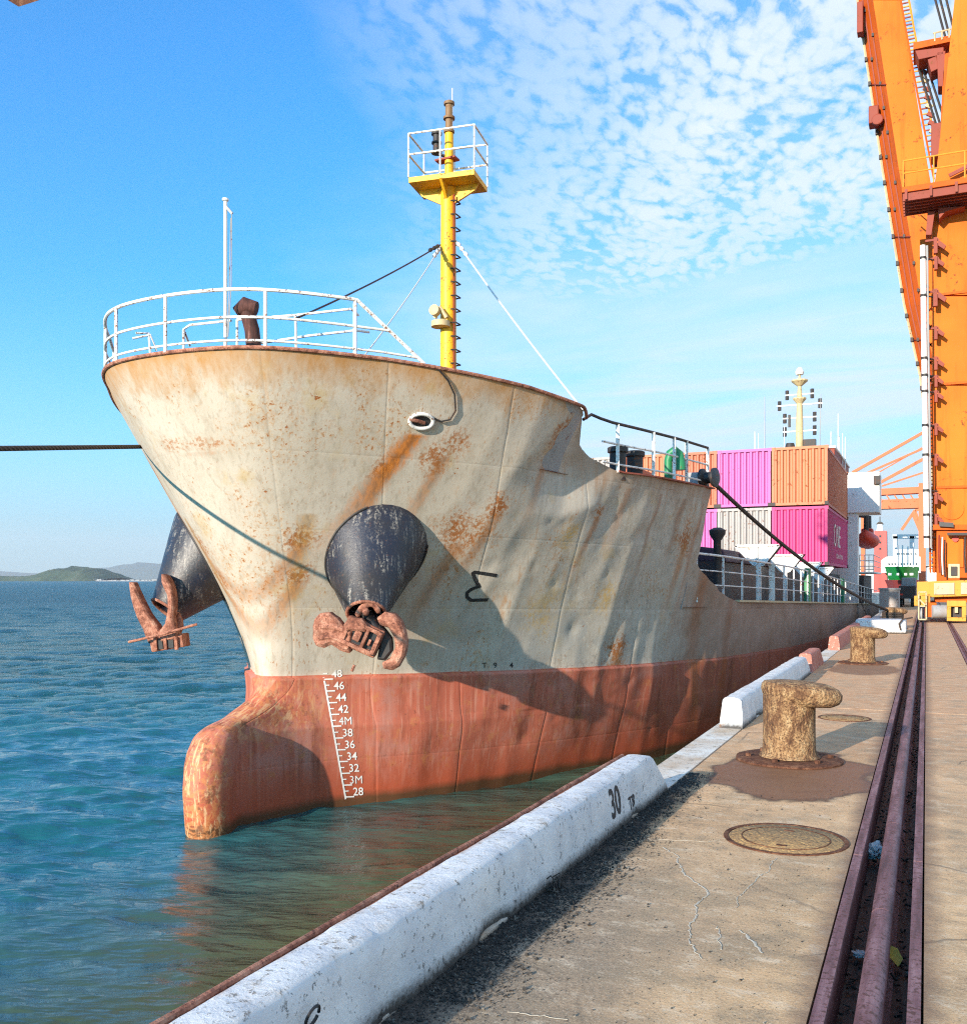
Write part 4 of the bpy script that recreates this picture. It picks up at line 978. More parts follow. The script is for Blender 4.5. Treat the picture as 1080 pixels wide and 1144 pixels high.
# ---- bow railing (on the bulwark cap)
rl = thing('bow_railing', None, None, ship.location * 0); sc(rl); rl.location = (0, 0, 0)
def rp(Y, side, h, inset=.03): z = float(ztop(Y)); return Vector((CX + side * max(0, float(half(Y, z)) - inset), Y, zw(z, Y) + h))
def rpath(side, y1, h, n_=46):
    return [rp(yl + (y1 - yl) * (i / n_) ** 2, side, h) for i in range(n_ + 1)]
top = rpath(-1, 12.5, .80)[::-1] + rpath(1, 11.72, .80)[1:]
endp = rp(12.5, 1, .03); top.append(endp)
topL = rp(13.4, -1, .03); top = [topL] + top
g = G(); g.tube(top, .027, 8); sub(g.done('top_rail', 'white', smooth=True), rl)
mid_ = rpath(-1, 12.9, .42)[::-1] + rpath(1, 12.08, .42)[1:]
g = G(); g.tube(mid_, .020, 8); sub(g.done('middle_rail', 'white', smooth=True), rl)
low_ = rpath(-1, 13.2, .10)[::-1] + rpath(1, 12.4, .10)[1:]
g = G(); g.tube(low_, .018, 8); sub(g.done('lower_rail', 'white', smooth=True), rl)
for (Y, side) in [(10.47, -1), (10.66, -1), (11.35, -1), (12.5, -1), (10.83, 1), (11.70, 1)]:
    g = G(); g.bar(rp(Y, side, .0), rp(Y, side, .80), .05, .022, (0, 1, 0)); sub(g.done('rail_post', 'white'), rl)
# bent pipe frames inside the railing
fr = [[PD(152, 372, 16.6), PD(166, 372, 16.7), PD(168, 395, 16.7)], [PD(148, 378, 16.6), PD(168, 374, 16.7), PD(175, 392, 16.8)],
      [PD(205, 390, 15.6), PD(205, 368, 15.6), PD(212, 363, 15.6), PD(258, 358, 15.0)], [PD(205, 368, 15.6), PD(212, 386, 16.0)],
      [PD(265, 357, 15.3), PD(330, 352, 14.9), PD(392, 345, 15.0), PD(400, 352, 15.6)], [PD(265, 357, 15.3), PD(265, 390, 15.3)], [PD(330, 352, 14.9), PD(331, 392, 14.9)],
      [PD(285, 384, 15.3), PD(345, 375, 15.0), PD(398, 369, 15.2), PD(412, 371, 15.6)]]
for pth in fr:
    g = G(); g.tube(pth, .021, 8); sub(g.done('bent_pipe', 'white', smooth=True), rl)
# jackstaff
p0 = Vector((CX, 11.75, 3.5)); js = G(); js.tube([p0, p0 + Vector((0, 0, 3.86))], .030, 10); js.lathe([(.0, 0), (.05, .02), (.05, .05), (0.001, .07)], p0 + Vector((0, 0, 3.86)), seg=12)
js = sc(js.done('jackstaff', 'superwhite', smooth=True))
g = G(); g.bar(p0 + Vector((0, 0, 3.80)), p0 + Vector((.13, 0, 3.66)), .02, .04); g.tube([p0 + Vector((.12, 0, 3.68)), p0 + Vector((.11, 0, 2.6)), p0 + Vector((.05, 0, 1.8))], .008, 5); g.tube([p0 + Vector((.10, 0, 3.6)), p0 + Vector((.075, 0, 2.6)), p0 + Vector((.04, 0, 1.8))], .008, 5)
sub(g.done('halyard', 'grey'), js)
# leaning dark timber fairlead post
A = PD(288, 392, 14.9); B = PD(275, 345, 14.9)
g = G(); g.tube([A + Vector((0, 0, -.6)), A.lerp(B, .5), B], [.12, .115, .11], 12); t_ = (B - A).normalized()
g.tube([B - Vector((.14, .05, .06)), B + Vector((.0, 0, .04)), B + Vector((.15, .06, .0))], [.10, .15, .11], 12); sc(g.done('timber_post', 'timber' if 'timber' in M else 'dark', smooth=True))

M['lampbrown'] = paint('brown_lamp_housing', (.22, .13, .06), .6, .5, 5, .5)
# ---- yellow foremast
MX, MY = CX, 19.3; MZ = zw(3.5, MY)
mast = G(); mast.lathe([(.20, 0), (.185, .1), (.175, 5.2), (.165, 7.0)], (MX, MY, MZ), seg=24); mast.lathe([(.10, 7.0), (.095, 8.22), (.07, 8.24), (.06, 8.27)], (MX + .02, MY, MZ), seg=18)
mast = sc(mast.done('foremast', 'yellow', smooth=True))
PZ = MZ + 7.12
pa = math.radians(8); ca_, sa_ = math.cos(pa), math.sin(pa)
def mp(a, b, z): return Vector((MX + a * ca_ - b * sa_, MY + a * sa_ + b * ca_, z))
hw = .76; hd = .50
g = G(); g.hexa([mp(-hw, -hd, PZ - .10), mp(hw, -hd, PZ - .10), mp(hw, hd, PZ - .10), mp(-hw, hd, PZ - .10), mp(-hw, -hd, PZ + .02), mp(hw, -hd, PZ + .02), mp(hw, hd, PZ + .02), mp(-hw, hd, PZ + .02)])
sub(g.done('platform', 'yellow', bevel=.008), mast)
g = G(); g.prism([mp(-.70, -.03, PZ - .102), mp(.70, -.03, PZ - .102), mp(.62, -.03, PZ - .24), mp(.15, -.03, PZ - .48), mp(-.15, -.03, PZ - .48), mp(-.62, -.03, PZ - .24)], (mp(0, .03, 0) - mp(0, -.03, 0)))
g.prism([mp(-.03, -.55, PZ - .102), mp(-.03, .55, PZ - .102), mp(-.03, .15, PZ - .42), mp(-.03, -.15, PZ - .42)], (mp(.03, 0, 0) - mp(-.03, 0, 0))); sub(g.done('bracket_plate', 'yellow'), mast)
def rail_ring(h, r):
    g = G(); c4 = [(-hw, -hd), (hw, -hd), (hw, hd), (-hw, hd), (-hw, -hd)]
    for a, b in zip(c4[:-1], c4[1:]): g.tube([mp(*a, PZ + h), mp(*b, PZ + h)], r, 8)
    return g
for h in (.98, .52): sub(rail_ring(h, .022).done('platform_rail', 'white', smooth=True), mast)
for a, b in ((-hw, -hd), (hw, -hd), (hw, hd), (-hw, hd), (-.02, -hd), (-.02, hd)):
    g = G(); g.tube([mp(a, b, PZ + .02), mp(a, b, PZ + .98)], .02, 8); sub(g.done('platform_post', 'white', smooth=True), mast)
g = G(); 
for i in range(5): g.lathe([(.13, 0), (.14, .02), (.14, .05), (.12, .06), (.12, .20)], (MX + .02, MY, MZ + 8.55 - 0 + i * .0), seg=16)
g = G(); base = MZ + 8.24
for (r, z0, z1) in ((.12, 0, .05), (.085, .05, .30), (.13, .30, .35), (.085, .35, .62), (.12, .62, .68), (.05, .68, .72)): g.lathe([(r, z0), (r, z1)], (MX + .02, MY, base), seg=16)
sub(g.done('masthead_light', 'lampbrown', smooth=True), mast)
g = G(); g.tube([(MX + .1, MY, base), (MX + .1, MY, base + .98)], .010, 6); sub(g.done('whip_aerial', 'white'), mast)
g = G(); b2 = Vector((MX - .24, MY - .1, MZ + 7.78))
for (r, z0, z1) in ((.12, 0, .04), (.085, .04, .22), (.115, .22, .26), (.085, .26, .42), (.12, .42, .47)): g.lathe([(r, z0), (r, z1)], b2, seg=14)
g.bar(b2, (MX, MY, MZ + 7.7), .1, .03); sub(g.done('signal_lantern', 'dark', smooth=True), mast)
g = G(); g.box(MX - .28, MX + .22, MY - .12, MY + .12, MZ + 7.62, MZ + 7.66); sub(g.done('lantern_shelf', 'cranered'), mast)
for i in range(22):   # rungs up the shaded side
    zz_ = MZ + .35 + i * .30; g = G(); g.tube([(MX + .14, MY - .16, zz_), (MX + .25, MY - .12, zz_), (MX + .25, MY + .10, zz_), (MX + .14, MY + .12, zz_)], .018, 5); sub(g.done('climbing_rung', 'dark', smooth=True), mast)
g = G(); g.tube([(MX + .18, MY - .1, MZ + .2), (MX + .20, MY - .12, MZ + 3), (MX + .19, MY - .1, MZ + 6.8)], .022, 6); sub(g.done('conduit', 'cranered'), mast)
g = G(); b2 = Vector((MX - .06, MY - .26, MZ + 3.85)); g.lathe([(.21, 0), (.21, .12), (.17, .14)], b2, seg=18); g.tube([b2 + Vector((-.12, -.05, .2)), b2 + Vector((.02, -.05, .42)), b2 + Vector((.16, -.02, .18))], .05, 8)
g.lathe([(.10, -.06), (.12, 0), (.12, .10), (.06, .12)], b2 + Vector((-.08, -.08, .34)), (0, -1, .1), 16); sub(g.done('floodlight', 'radar', smooth=True), mast)
# stays
m1 = Vector((MX - .17, MY - .05, MZ + 5.75))
stays = [(m1, PD(330, 356, 14.6), 'dark', .016), (m1 + Vector((0, 0, -.05)), PD(408, 396, 15.3), 'ropew', .012),
         (Vector((MX + .2, MY - .05, MZ + 5.8)), Vector((CX + float(half(15.3, 4.45)) - crl(15.3, 4.45), 15.3, zw(4.47, 15.3))), 'ropew', .017)]
for (a, b, m_, r) in stays:
    g = G(); g.tube(catenary(a, b, .06, 14), r, 6)
    d_ = (b - a).normalized()
    for q in (.25, .5, .8): g.lathe([(.02, -.07), (.045, -.04), (.045, .04), (.02, .07)], a + d_ * q, d_, 8)
    sc(g.done('mast_stay', m_, smooth=True))

# ---- forecastle side rail, bitts, rollers
fs = thing('forecastle_railing', None, None); sc(fs); fs.location = (0, 0, 0)
def fp(Y, h, side=1, inset=.06): z = float(ztop(max(Y, 16.8))); return Vector((CX + side * (float(half(Y, z)) - inset), Y, zw(z, Y) + h))
for side in (1, -1):
    pts = [Vector((CX + side * (float(half(15.78, 4.42)) - .38), 15.78, zw(4.42, 15.78)))] + [fp(Y, h, side) for Y, h in ((16.0, .92), (16.25, .89), (16.6, .87), (17.5, .86), (19, .86), (20.5, .86))]
    sub(G().tube(pts, .028, 8).done('top_rail', 'dark' if side > 0 else 'white', smooth=True), fs)
    for h in (.50, .14): sub(G().tube([fp(Y, h, side) for Y in np.linspace(16.3, 20.5, 14)], .02, 6).done('lower_rail', 'white', smooth=True), fs)
    for Y in (16.75, 17.9, 18.75, 19.35, 20.5):
        sub(G().bar(fp(Y, 0, side), fp(Y, .86, side), .06, .03, (0, 1, 0)).done('rail_post', 'white'), fs)
def onfc(x_, Y, g_, name, mat): return sc(g_.done(name, mat, smooth=True))
for (px, Yb) in ((690, 17.0), (709, 17.6)):
    p = PY(px, 520, Yb); zb = zw(3.5, Yb)
    g = G(); g.lathe([(.15, 0), (.15, .5), (.19, .52), (.19, .60), (.15, .62)], (p.x, Yb, zb), seg=18); onfc(0, 0, g, 'mooring_bitt', 'dark')
p = PY(752, 520, 19.0); zb = zw(3.5, 19.0)
g = G(); g.tube([(p.x - .10, 19.0, zb), (p.x - .10, 19.0, zb + .62), (p.x - .06, 19.0, zb + .76), (p.x + .02, 19, zb + .82), (p.x + .10, 19, zb + .74), (p.x + .13, 19, zb + .55), (p.x + .13, 19, zb + .42)], [.085, .085, .09, .095, .10, .11, .12], 14); onfc(0, 0, g, 'gooseneck_vent', 'green')
# roller fairlead at the aft corner: two posts and a roller, the head line leads out of it
p = PY(783, 545, 20.2); zb = zw(3.72, 20.2)
fair = Vector((p.x, 20.2, zb + .20))
g = G(); g.lathe([(.10, -.02), (.20, 0), (.20, .05), (.12, .10), (.12, .22), (.2, .27), (.2, .32), (.1, .34)], (p.x, 20.25, zb + .18), (1, -.25, 0), 20); onfc(0, 0, g, 'roller_fairlead', 'black')
g = G(); g.box(p.x - .32, p.x - .02, 20.12, 20.38, zb - .2, zb + .30); sc(g.done('fairlead_housing', 'grey', bevel=.03))
g = G(); g.box(CX + .4, CX + 1.8, 16.2, 17.6, zw(3.5, 17), zw(3.5, 17) + .55); g.lathe([(.5, -.7), (.5, -.62), (.3, -.6), (.3, .6), (.5, .62), (.5, .7)], (CX + 1.1, 16.9, zw(3.5, 17) + .7), (1, 0, 0), 20); sc(g.done('windlass', 'grey', smooth=True))
g = G(); g.box(CX + 3.1, CX + 4.4, 19.2, 20.3, zw(3.5, 20), zw(3.5, 20) + .55); sc(g.done('deck_locker', 'salmon', bevel=.02))

# ---- draught marks, emblem and small numbers on the shell
def hull_line(pts, w, name, mat, off=.006, per=4.0):
    P = []; 
    for (a, b) in zip(pts[:-1], pts[1:]):
        k = max(1, int(math.dist(a, b) / per))
        for i in range(k): t = i / k; P.append((a[0] + (b[0] - a[0]) * t, a[1] + (b[1] - a[1]) * t))
    P.append(pts[-1]); H = [hitpx(*q) for q in P]; H = [h for h in H if h[0] is not None]; v = []; f = []
    for i, (q, nn) in enumerate(H):
        t = (H[min(i + 1, len(H) - 1)][0] - H[max(0, i - 1)][0]).normalized(); s = t.cross(nn).normalized() * w / 2
        v += [tuple(q + s + nn * off), tuple(q - s + nn * off)]
    f = [(2 * i, 2 * i + 1, 2 * i + 3, 2 * i + 2) for i in range(len(H) - 1)]
    return sc(mesh_obj(name, v, f, mat))
def hull_text(body, cx, cy, h, name, mat, ws=1.0, rot=0.0, off=.007, bold=0):
    vs, fs = glyph_mesh(body, 0 if 'M' in body else .010); V = []; r = math.radians(rot)
    for (a, b, c) in vs:
        x_, y_ = a * h * ws, -b * h; q, nn = hitpx(cx + x_ * math.cos(r) - y_ * math.sin(r), cy + x_ * math.sin(r) + y_ * math.cos(r))
        if q is None: return None
        V.append(tuple(q + nn * off))
    return sc(mesh_obj(name, V, fs, mat))
dl0 = (361.5, 757); dl1 = (386, 893)
def dlp(y): t = (y - dl0[1]) / (dl1[1] - dl0[1]); return dl0[0] + (dl1[0] - dl0[0]) * t
hull_line([dl0, (dlp(800), 800), (dlp(850), 850), dl1], .030, 'draught_scale', 'markwhite')
marks = ['28', '3M', '32', '34', '36', '38', '4M', '42', '44', '46', '48']
for i, s_ in enumerate(marks):
    y_ = 884.5 - i * 13.15; hull_text(s_, dlp(y_) + 15.5, y_ + .3, 12.5, 'draught_number', 'markwhite', .95, -2); hull_line([(dlp(y_ + 6), y_ + 6), (dlp(y_ + 6) + 10, y_ + 5.6)], .022, 'scale_tick', 'markwhite')
    hull_line([(dlp(y_ - .5), y_ - .5), (dlp(y_ - .5) + 5, y_ - .7)], .018, 'scale_tick', 'markwhite')
hull_line([(555, 643), (529.5, 639), (527.5, 640), (534.5, 655), (527, 658), (521.5, 662), (521.5, 667), (526, 670.5), (545, 670)], .062, 'painted_emblem', 'markblack', per=2.0)
hull_line([(528, 640.5), (536, 656.5)], .05, 'painted_emblem', 'markblack', per=2.0)
for (t_, x_) in (('T', 541), ('9', 553), ('4', 571)): hull_text(t_, x_, 743.5, 8, 'painted_number', 'markblack', 1.1, -3)

# ---- oval chock in the bulwark with a black opening
hc, hn = hitpx(470, 470)
a1 = hn.cross(Vector((0, 0, 1))).normalized(); a2 = a1.cross(hn).normalized()
if a2.z < 0: a2 = -a2
chk = thing('panama_chock', None, None); sc(chk); chk.location = (0, 0, 0)
g = G(); k = 30; rw, rh = .185, .115
pts = [hc + hn * .03 + a1 * rw * math.cos(2 * math.pi * i / k) + a2 * rh * math.sin(2 * math.pi * i / k) for i in range(k + 1)]
g.tube(pts, .030, 10); sub(g.done('chock_rim', 'white', smooth=True), chk)
g = G(); g.prism([hc + hn * .012 + a1 * rw * .97 * math.cos(2 * math.pi * i / k) + a2 * rh * .97 * math.sin(2 * math.pi * i / k) for i in range(k)], -hn * .02); sub(g.done('chock_recess', 'markblack'), chk)
g = G(); g.tube([hc + hn * .04 - a1 * .05 - a2 * .02, hc + hn * .05 + a1 * .07 + a2 * .01, hc + hn * .03 + a1 * .2 + a2 * .02], .03, 8); sub(g.done('chock_pin', 'rust'), chk)
cab = [hitpx(x_, y_) for x_, y_ in ((482, 466), (492, 470), (502, 468), (508, 458), (507, 440), (500, 425), (489, 412))]
g = G(); g.tube([q + nn * .03 for q, nn in cab if q is not None], .014, 6); sc(g.done('hanging_wire', 'dark', smooth=True))

# ---- anchor bolsters: big steel cones on the flare, one each side
def f_cone(n, b):
    p = n.pos(); s_ = n.noise(n.map(p, (9, 9, 1.1), rot=(.35, .2, 0)), 1.4, 7, .75); f = n.noise(p, 26, 8, .75)
    c = n.mix(n.rng(n.noise(p, 1.6, 4), .4, .65), (.010, .014, .030), (.025, .022, .022))
    wb = n.noise(p, 1.9, 2, .5); worn_shine = n.m('MULTIPLY', n.m('MULTIPLY', n.rng(s_, .50, .60), n.rng(f, .46, .56)), n.rng(wb, .42, .56)); c = n.mix(n.m('MULTIPLY', worn_shine, .85), c, (.34, .32, .28))  # pale streaks: worn paint, with the cone's bright highlight also painted in
    c = n.mix(n.m('MULTIPLY', n.rng(f, .58, .66), .7), c, (.16, .06, .03)); setb(n, b, c, n.rng(f, .3, .7, .30, .55), 0, n.bump(n.m('ADD', f, s_), .45, .01))
M['cone'] = new_mat('worn_highlit_black_bolster', f_cone)
c0, cn = hitpx(413, 628)
END = PD(409, 686, (c0 - EYE).dot(F_) - .68)
axis = (END - c0); L_ = axis.length; axis.normalize()
def mirror(v): return Vector((2 * CX - v.x, v.y, v.z))
def mdir(v): return Vector((-v.x, v.y, v.z))
def bolster(c0, axis, L_, side):
    t = thing('anchor_bolster', None, None); sc(t); t.location = (0, 0, 0)
    seg = 40; u = axis.orthogonal().normalized(); w = axis.cross(u); V = []; F2 = []
    RR = lambda h: .765 + (.30 - .765) * h / L_
    prof = [(-.75, RR(-.38)), (-.5, RR(-.36)), (-.35, RR(-.33)), (0, RR(0)), (.5, RR(.5)), (L_ - .04, RR(L_ - .04)), (L_ - .01, .315), (L_, .30), (L_ - .03, .265), (L_ - .4, .24)]
    for (h, r) in prof:
        for j in range(seg):
            a = 2 * math.pi * j / seg; V.append(tuple(c0 + axis * h + (u * math.cos(a) + w * math.sin(a)) * r))
    for i in range(len(prof) - 1):
        for j in range(seg): F2.append((i * seg + j, i * seg + (j + 1) % seg, (i + 1) * seg + (j + 1) % seg, (i + 1) * seg + j))
    F2.append(tuple((len(prof) - 1) * seg + j for j in range(seg))); F2.append(tuple(range(seg - 1, -1, -1)))
    o = mesh_obj('cone', V, F2, 'cone'); bm = bmesh.new(); bm.from_mesh(o.data); bmesh.ops.recalc_face_normals(bm, faces=bm.faces); bm.to_mesh(o.data); bm.free()
    for p_ in o.data.polygons: p_.use_smooth = True
    o.data.set_sharp_from_angle(angle=math.radians(35)); sub(o, t)
    g = G(); e = c0 + axis * (L_ - .01); g.tube([e + (u * math.cos(2 * math.pi * j / 24) + w * math.sin(2 * math.pi * j / 24)) * .292 for j in range(25)], .028, 8); sub(g.done('lip_ring', 'rust', smooth=True), t)
    # weld line round the cone's foot, following the shell
    pts = []
    for j in range(61):
        a = 2 * math.pi * j / 60; dr = (u * math.cos(a) + w * math.sin(a)); r0 = c0 + axis * L_ * .9 + dr * RR(L_ * .9); r1 = c0 + axis * -.36 + dr * RR(-.36); dd = (r1 - r0)
        r = BVH.ray_cast(r0, dd.normalized(), dd.length)
        if r[0] is not None: pts.append(r[0] - dd.normalized() * .01)
    if len(pts) > 20: g = G(); g.tube(pts, .022, 6); sub(g.done('foot_ring', 'dark', smooth=True), t)
bolster(c0, axis, L_, 1); c0m = mirror(c0); axm = mdir(axis); bolster(c0m, axm, L_, -1)

# ---- anchors
def rough_rust(o, amp=.012, lev=1):
    md = o.modifiers.new('s', 'SUBSURF'); md.levels = lev; md.render_levels = lev
    for p_ in o.data.polygons: p_.use_smooth = True
    return o
def lump(t, name, path, radii, mat='rust', seg=10, squash=None):
    g = G(); g.tube(path, radii, seg); o = g.done(name, mat)
    rng_ = random.Random(len(path) * 7 + int(path[0].x * 100))
    for v in o.data.vertices: v.co += Vector([rng_.uniform(-1, 1) for _ in range(3)]) * .008
    return child(rough_rust(o), t)
d1 = (END - EYE).dot(F_) - .16
def A1(px, py, dz=0.0): return PD(px, py, d1 + dz)
t1 = thing('anchor', 'rusty anchor seen end on under the near black cone', 'anchor', A1(408, 712), 'stockless anchors on the bow')
an = math.radians(-24); ax = (R_ * math.cos(an) + U_ * math.sin(an)); bx = (U_ * math.cos(an) - R_ * math.sin(an)); O1 = A1(404, 711)
def Q1(a, b, c): return O1 + ax * a + bx * b - F_ * c
def hb(g, a0, a1, b0, b1, c0_, c1_): return g.hexa([Q1(a0, b0, c0_), Q1(a1, b0, c0_), Q1(a1, b1, c0_), Q1(a0, b1, c0_), Q1(a0, b0, c1_), Q1(a1, b0, c1_), Q1(a1, b1, c1_), Q1(a0, b1, c1_)])
g = G(); hb(g, -.30, .30, -.23, .22, -.24, .06); child(g.done('crown', 'rust', bevel=.035, smooth=True), t1)
for (a0, a1, b0, b1, c_) in ((-.26, .24, .13, .19, .14), (-.26, .24, -.20, -.14, .14), (-.27, -.21, -.16, .16, .13), (.04, .09, -.16, .16, .14), (.22, .28, -.18, .18, .14)):
    g = G(); hb(g, a0, a1, b0, b1, .055, c_); child(g.done('crown_rib', 'rust', bevel=.012, smooth=True), t1)
g = G(); hb(g, -.20, .03, -.135, .125, .057, .064); hb(g, .10, .21, -.13, .12, .057, .064); child(g.done('crown_pocket', 'black'), t1)
g = G(); hb(g, -.11, .0, -.09, .07, .064, .125); child(g.done('crown_block', 'rust', bevel=.02, smooth=True), t1)
g = G(); hb(g, .13, .17, -.08, .02, .064, .11); child(g.done('crown_block', 'rust', bevel=.01), t1)
def plate(t, name, outline, d_, depth, mat='rust', bev=.05):
    g = G(); g.prism([PD(a, b, d_) for a, b in outline], F_ * depth); o = g.done(name, mat)
    bm = bmesh.new(); bm.from_mesh(o.data)
    bmesh.ops.inset_region(bm, faces=[f for f in bm.faces if len(f.verts) > 4], thickness=bev * 1.2, depth=bev * .9)
    bmesh.ops.bevel(bm, geom=[e for e in bm.edges if e.calc_face_angle(0) > .9], offset=bev * .5, segments=2, affect='EDGES', profile=.5)
    bmesh.ops.triangulate(bm, faces=[f for f in bm.faces if len(f.verts) > 4]); bmesh.ops.subdivide_edges(bm, edges=[e for e in bm.edges if e.calc_length() > .06], cuts=1)
    for v in bm.verts: v.co += Vector((mnoise.noise(v.co * 9), mnoise.noise(v.co * 9 + Vector((5, 5, 5))), mnoise.noise(v.co * 9 + Vector((9, 1, 3))))) * .012
    bmesh.ops.recalc_face_normals(bm, faces=bm.faces); bm.to_mesh(o.data); bm.free()
    for p_ in o.data.polygons: p_.use_smooth = True
    o.data.set_sharp_from_angle(angle=math.radians(28)); return child(o, t)
plate(t1, 'fluke', [(351, 692), (358, 685), (368, 684), (377, 691), (384, 699), (396, 702), (391, 730), (380, 727), (370, 720), (362, 724), (353, 722), (349, 712), (349, 700)], d1 - .05, .30)
plate(t1, 'fluke_ridge', [(356, 698), (372, 697), (392, 706), (391, 711), (371, 703), (357, 703)], d1 - .10, .12, bev=.02); plate(t1, 'fluke_ridge', [(354, 711), (370, 709), (388, 718), (387, 722), (369, 714), (355, 716)], d1 - .10, .12, bev=.02)
plate(t1, 'fluke', [(421, 690), (430, 684), (441, 686), (449, 695), (453, 706), (455, 719), (453, 733), (447, 744), (438, 750), (429, 747), (426, 741), (435, 736), (441, 724), (440, 711), (434, 702), (424, 698)], d1 - .02, .30)
plate(t1, 'arm', [(414, 697), (426, 699), (437, 713), (438, 728), (430, 738), (421, 737), (424, 718)], d1 + .03, .25, 'dark', .03)
plate(t1, 'boss', [(383, 697), (392, 690), (404, 691), (410, 699), (408, 706), (386, 704)], d1 - .12, .20, 'rust', .03)
lump(t1, 'shank', [A1(420, 722, .05), A1(424, 708, .05), A1(414, 694, .12), A1(409, 684, .3), A1(409, 676, .6)], [.10, .11, .11, .09, .09], 'dark')
lump(t1, 'shackle', [A1(398, 690, .0), A1(403, 680, -.02), A1(412, 673, 0), A1(420, 676, .0), A1(424, 686, .02)], [.045, .06, .06, .055, .045]); lump(t1, 'shackle_pin', [A1(404, 684, -.06), A1(413, 683, -.06)], [.075, .075])
child(G().tube([A1(396, 743, -.1), A1(393, 750, -.1)], .025, 6).done('lug', 'rust'), t1)
ENDm = mirror(END); d2 = (ENDm - EYE).dot(F_) - .35
def A2(px, py, dz=0.0): return PD(px, py, d2 + dz)
t2 = thing('anchor', 'rusty anchor with two upturned flukes hanging from the far black cone', 'anchor', A2(185, 715), 'stockless anchors on the bow')
plate(t2, 'fluke', [(144, 650), (149, 651), (157, 668), (165, 684), (176, 699), (182, 711), (181, 718), (166, 719), (160, 704), (152, 688), (146, 669)], d2 - .10, .20, bev=.03)
plate(t2, 'fluke', [(180, 641), (186, 643), (192, 655), (195, 672), (193, 690), (197, 702), (199, 714), (180, 717), (176, 708), (184, 697), (187, 680), (186, 665), (181, 652)], d2 - .16, .22, bev=.03)
g = G(); cb = [A2(166, 713, -.15), A2(203, 708, -.15), A2(205, 723, -.15), A2(169, 729, -.15)]; g.prism(cb, F_ * .40); child(g.done('crown', 'rust', bevel=.025, smooth=True), t2)
for x_ in (171, 182, 194): g = G(); g.prism([A2(x_, 712, -.20), A2(x_ + 3.5, 711.5, -.20), A2(x_ + 4.5, 726, -.20), A2(x_ + 1, 726.5, -.20)], F_ * .06); child(g.done('crown_rib', 'rust', bevel=.008), t2)
g = G(); g.prism([A2(176, 714, -.17), A2(181, 713.5, -.17), A2(182, 725, -.17), A2(177, 725.5, -.17)], F_ * .03); g.prism([A2(186.5, 713, -.17), A2(193, 712, -.17), A2(194, 723.5, -.17), A2(187.5, 724.5, -.17)], F_ * .03); child(g.done('crown_pocket', 'black'), t2)
lump(t2, 'shank', [A2(196, 712, .05), A2(198, 698, .1), A2(197, 684, .2), A2(190, 676, .45)], [.11, .10, .085, .08])
lump(t2, 'web', [A2(196, 706, 0), A2(203, 700, .05), A2(199, 684, .1)], [.10, .07, .04])
child(G().tube([A2(143.5, 717.5, -.28), A2(180, 709, -.30), A2(220, 697.5, -.25)], .022, 8).done('locking_bar', 'rust', smooth=True), t2)

# ---- main deck: rail, coaming, lashing brackets
HX = CX + 6.30
md_ = thing('deck_railing', None, None); sc(md_); md_.location = (0, 0, 0)
def dp(Y, h, side=1): return Vector((CX + side * (float(half(Y, 1.34)) - .06), Y, zw(1.36, Y) + h))
Yp = 21.1; posts = []
while Yp < 80: posts.append(Yp); Yp += 1.5 if Yp < 45 else 3.0
for h, r in ((1.02, .028), (.66, .016), (.34, .016)):
    for side in (1, -1):
        for ya, yb in ((20.8, 34.4), (34.8, 46), (46.4, 60), (60.4, 80)):
            sub(G().tube([dp(y, h, side) for y in np.linspace(ya, yb, 12)], r, 6).done('rail_bar', 'white', smooth=True), md_)
for Yp in posts:
    wide = abs(Yp - 27.1) < .1
    sub(G().bar(dp(Yp, -.05), dp(Yp, 1.03), .045 if not wide else .16, .03, (0, 1, 0)).done('rail_post', 'white'), md_)
for Yp in (33.4, 46.7):
    g = G(); a = dp(Yp, 0); g.box(a.x - .12, a.x + .05, Yp - .26, Yp + .26, a.z - .05, a.z + 1.12); sc(g.done('vent_post', 'green', bevel=.02))
g = G(); ya, yb = 23.6, 60; 
g.hexa([(CX - 5.1, ya, zw(1.2, ya)), (CX + 5.1, ya, zw(1.2, ya)), (CX + 5.1, yb, zw(1.2, yb)), (CX - 5.1, yb, zw(1.2, yb)), (CX - 5.1, ya, 2.05), (CX + 5.1, ya, 2.05), (CX + 5.1, yb, 1.9), (CX - 5.1, yb, 1.9)])
sc(g.done('hatch_coaming', 'dark'))
for i in range(9):
    y_ = 24.2 + 2.3 * i; g = G(); zb = 2.05 - .004 * (y_ - 23)
    a = CX + 5.1; g.prism([(CX - 5.2, y_, zb), (a + .12, y_, zb), (a + .02, y_, zb + .32), (CX + 4.2, y_, zb + .44), (CX - 4.2, y_, zb + .44)], (0, 2.1, 0)); sc(g.done('covered_hatch', 'tarp', bevel=.06))
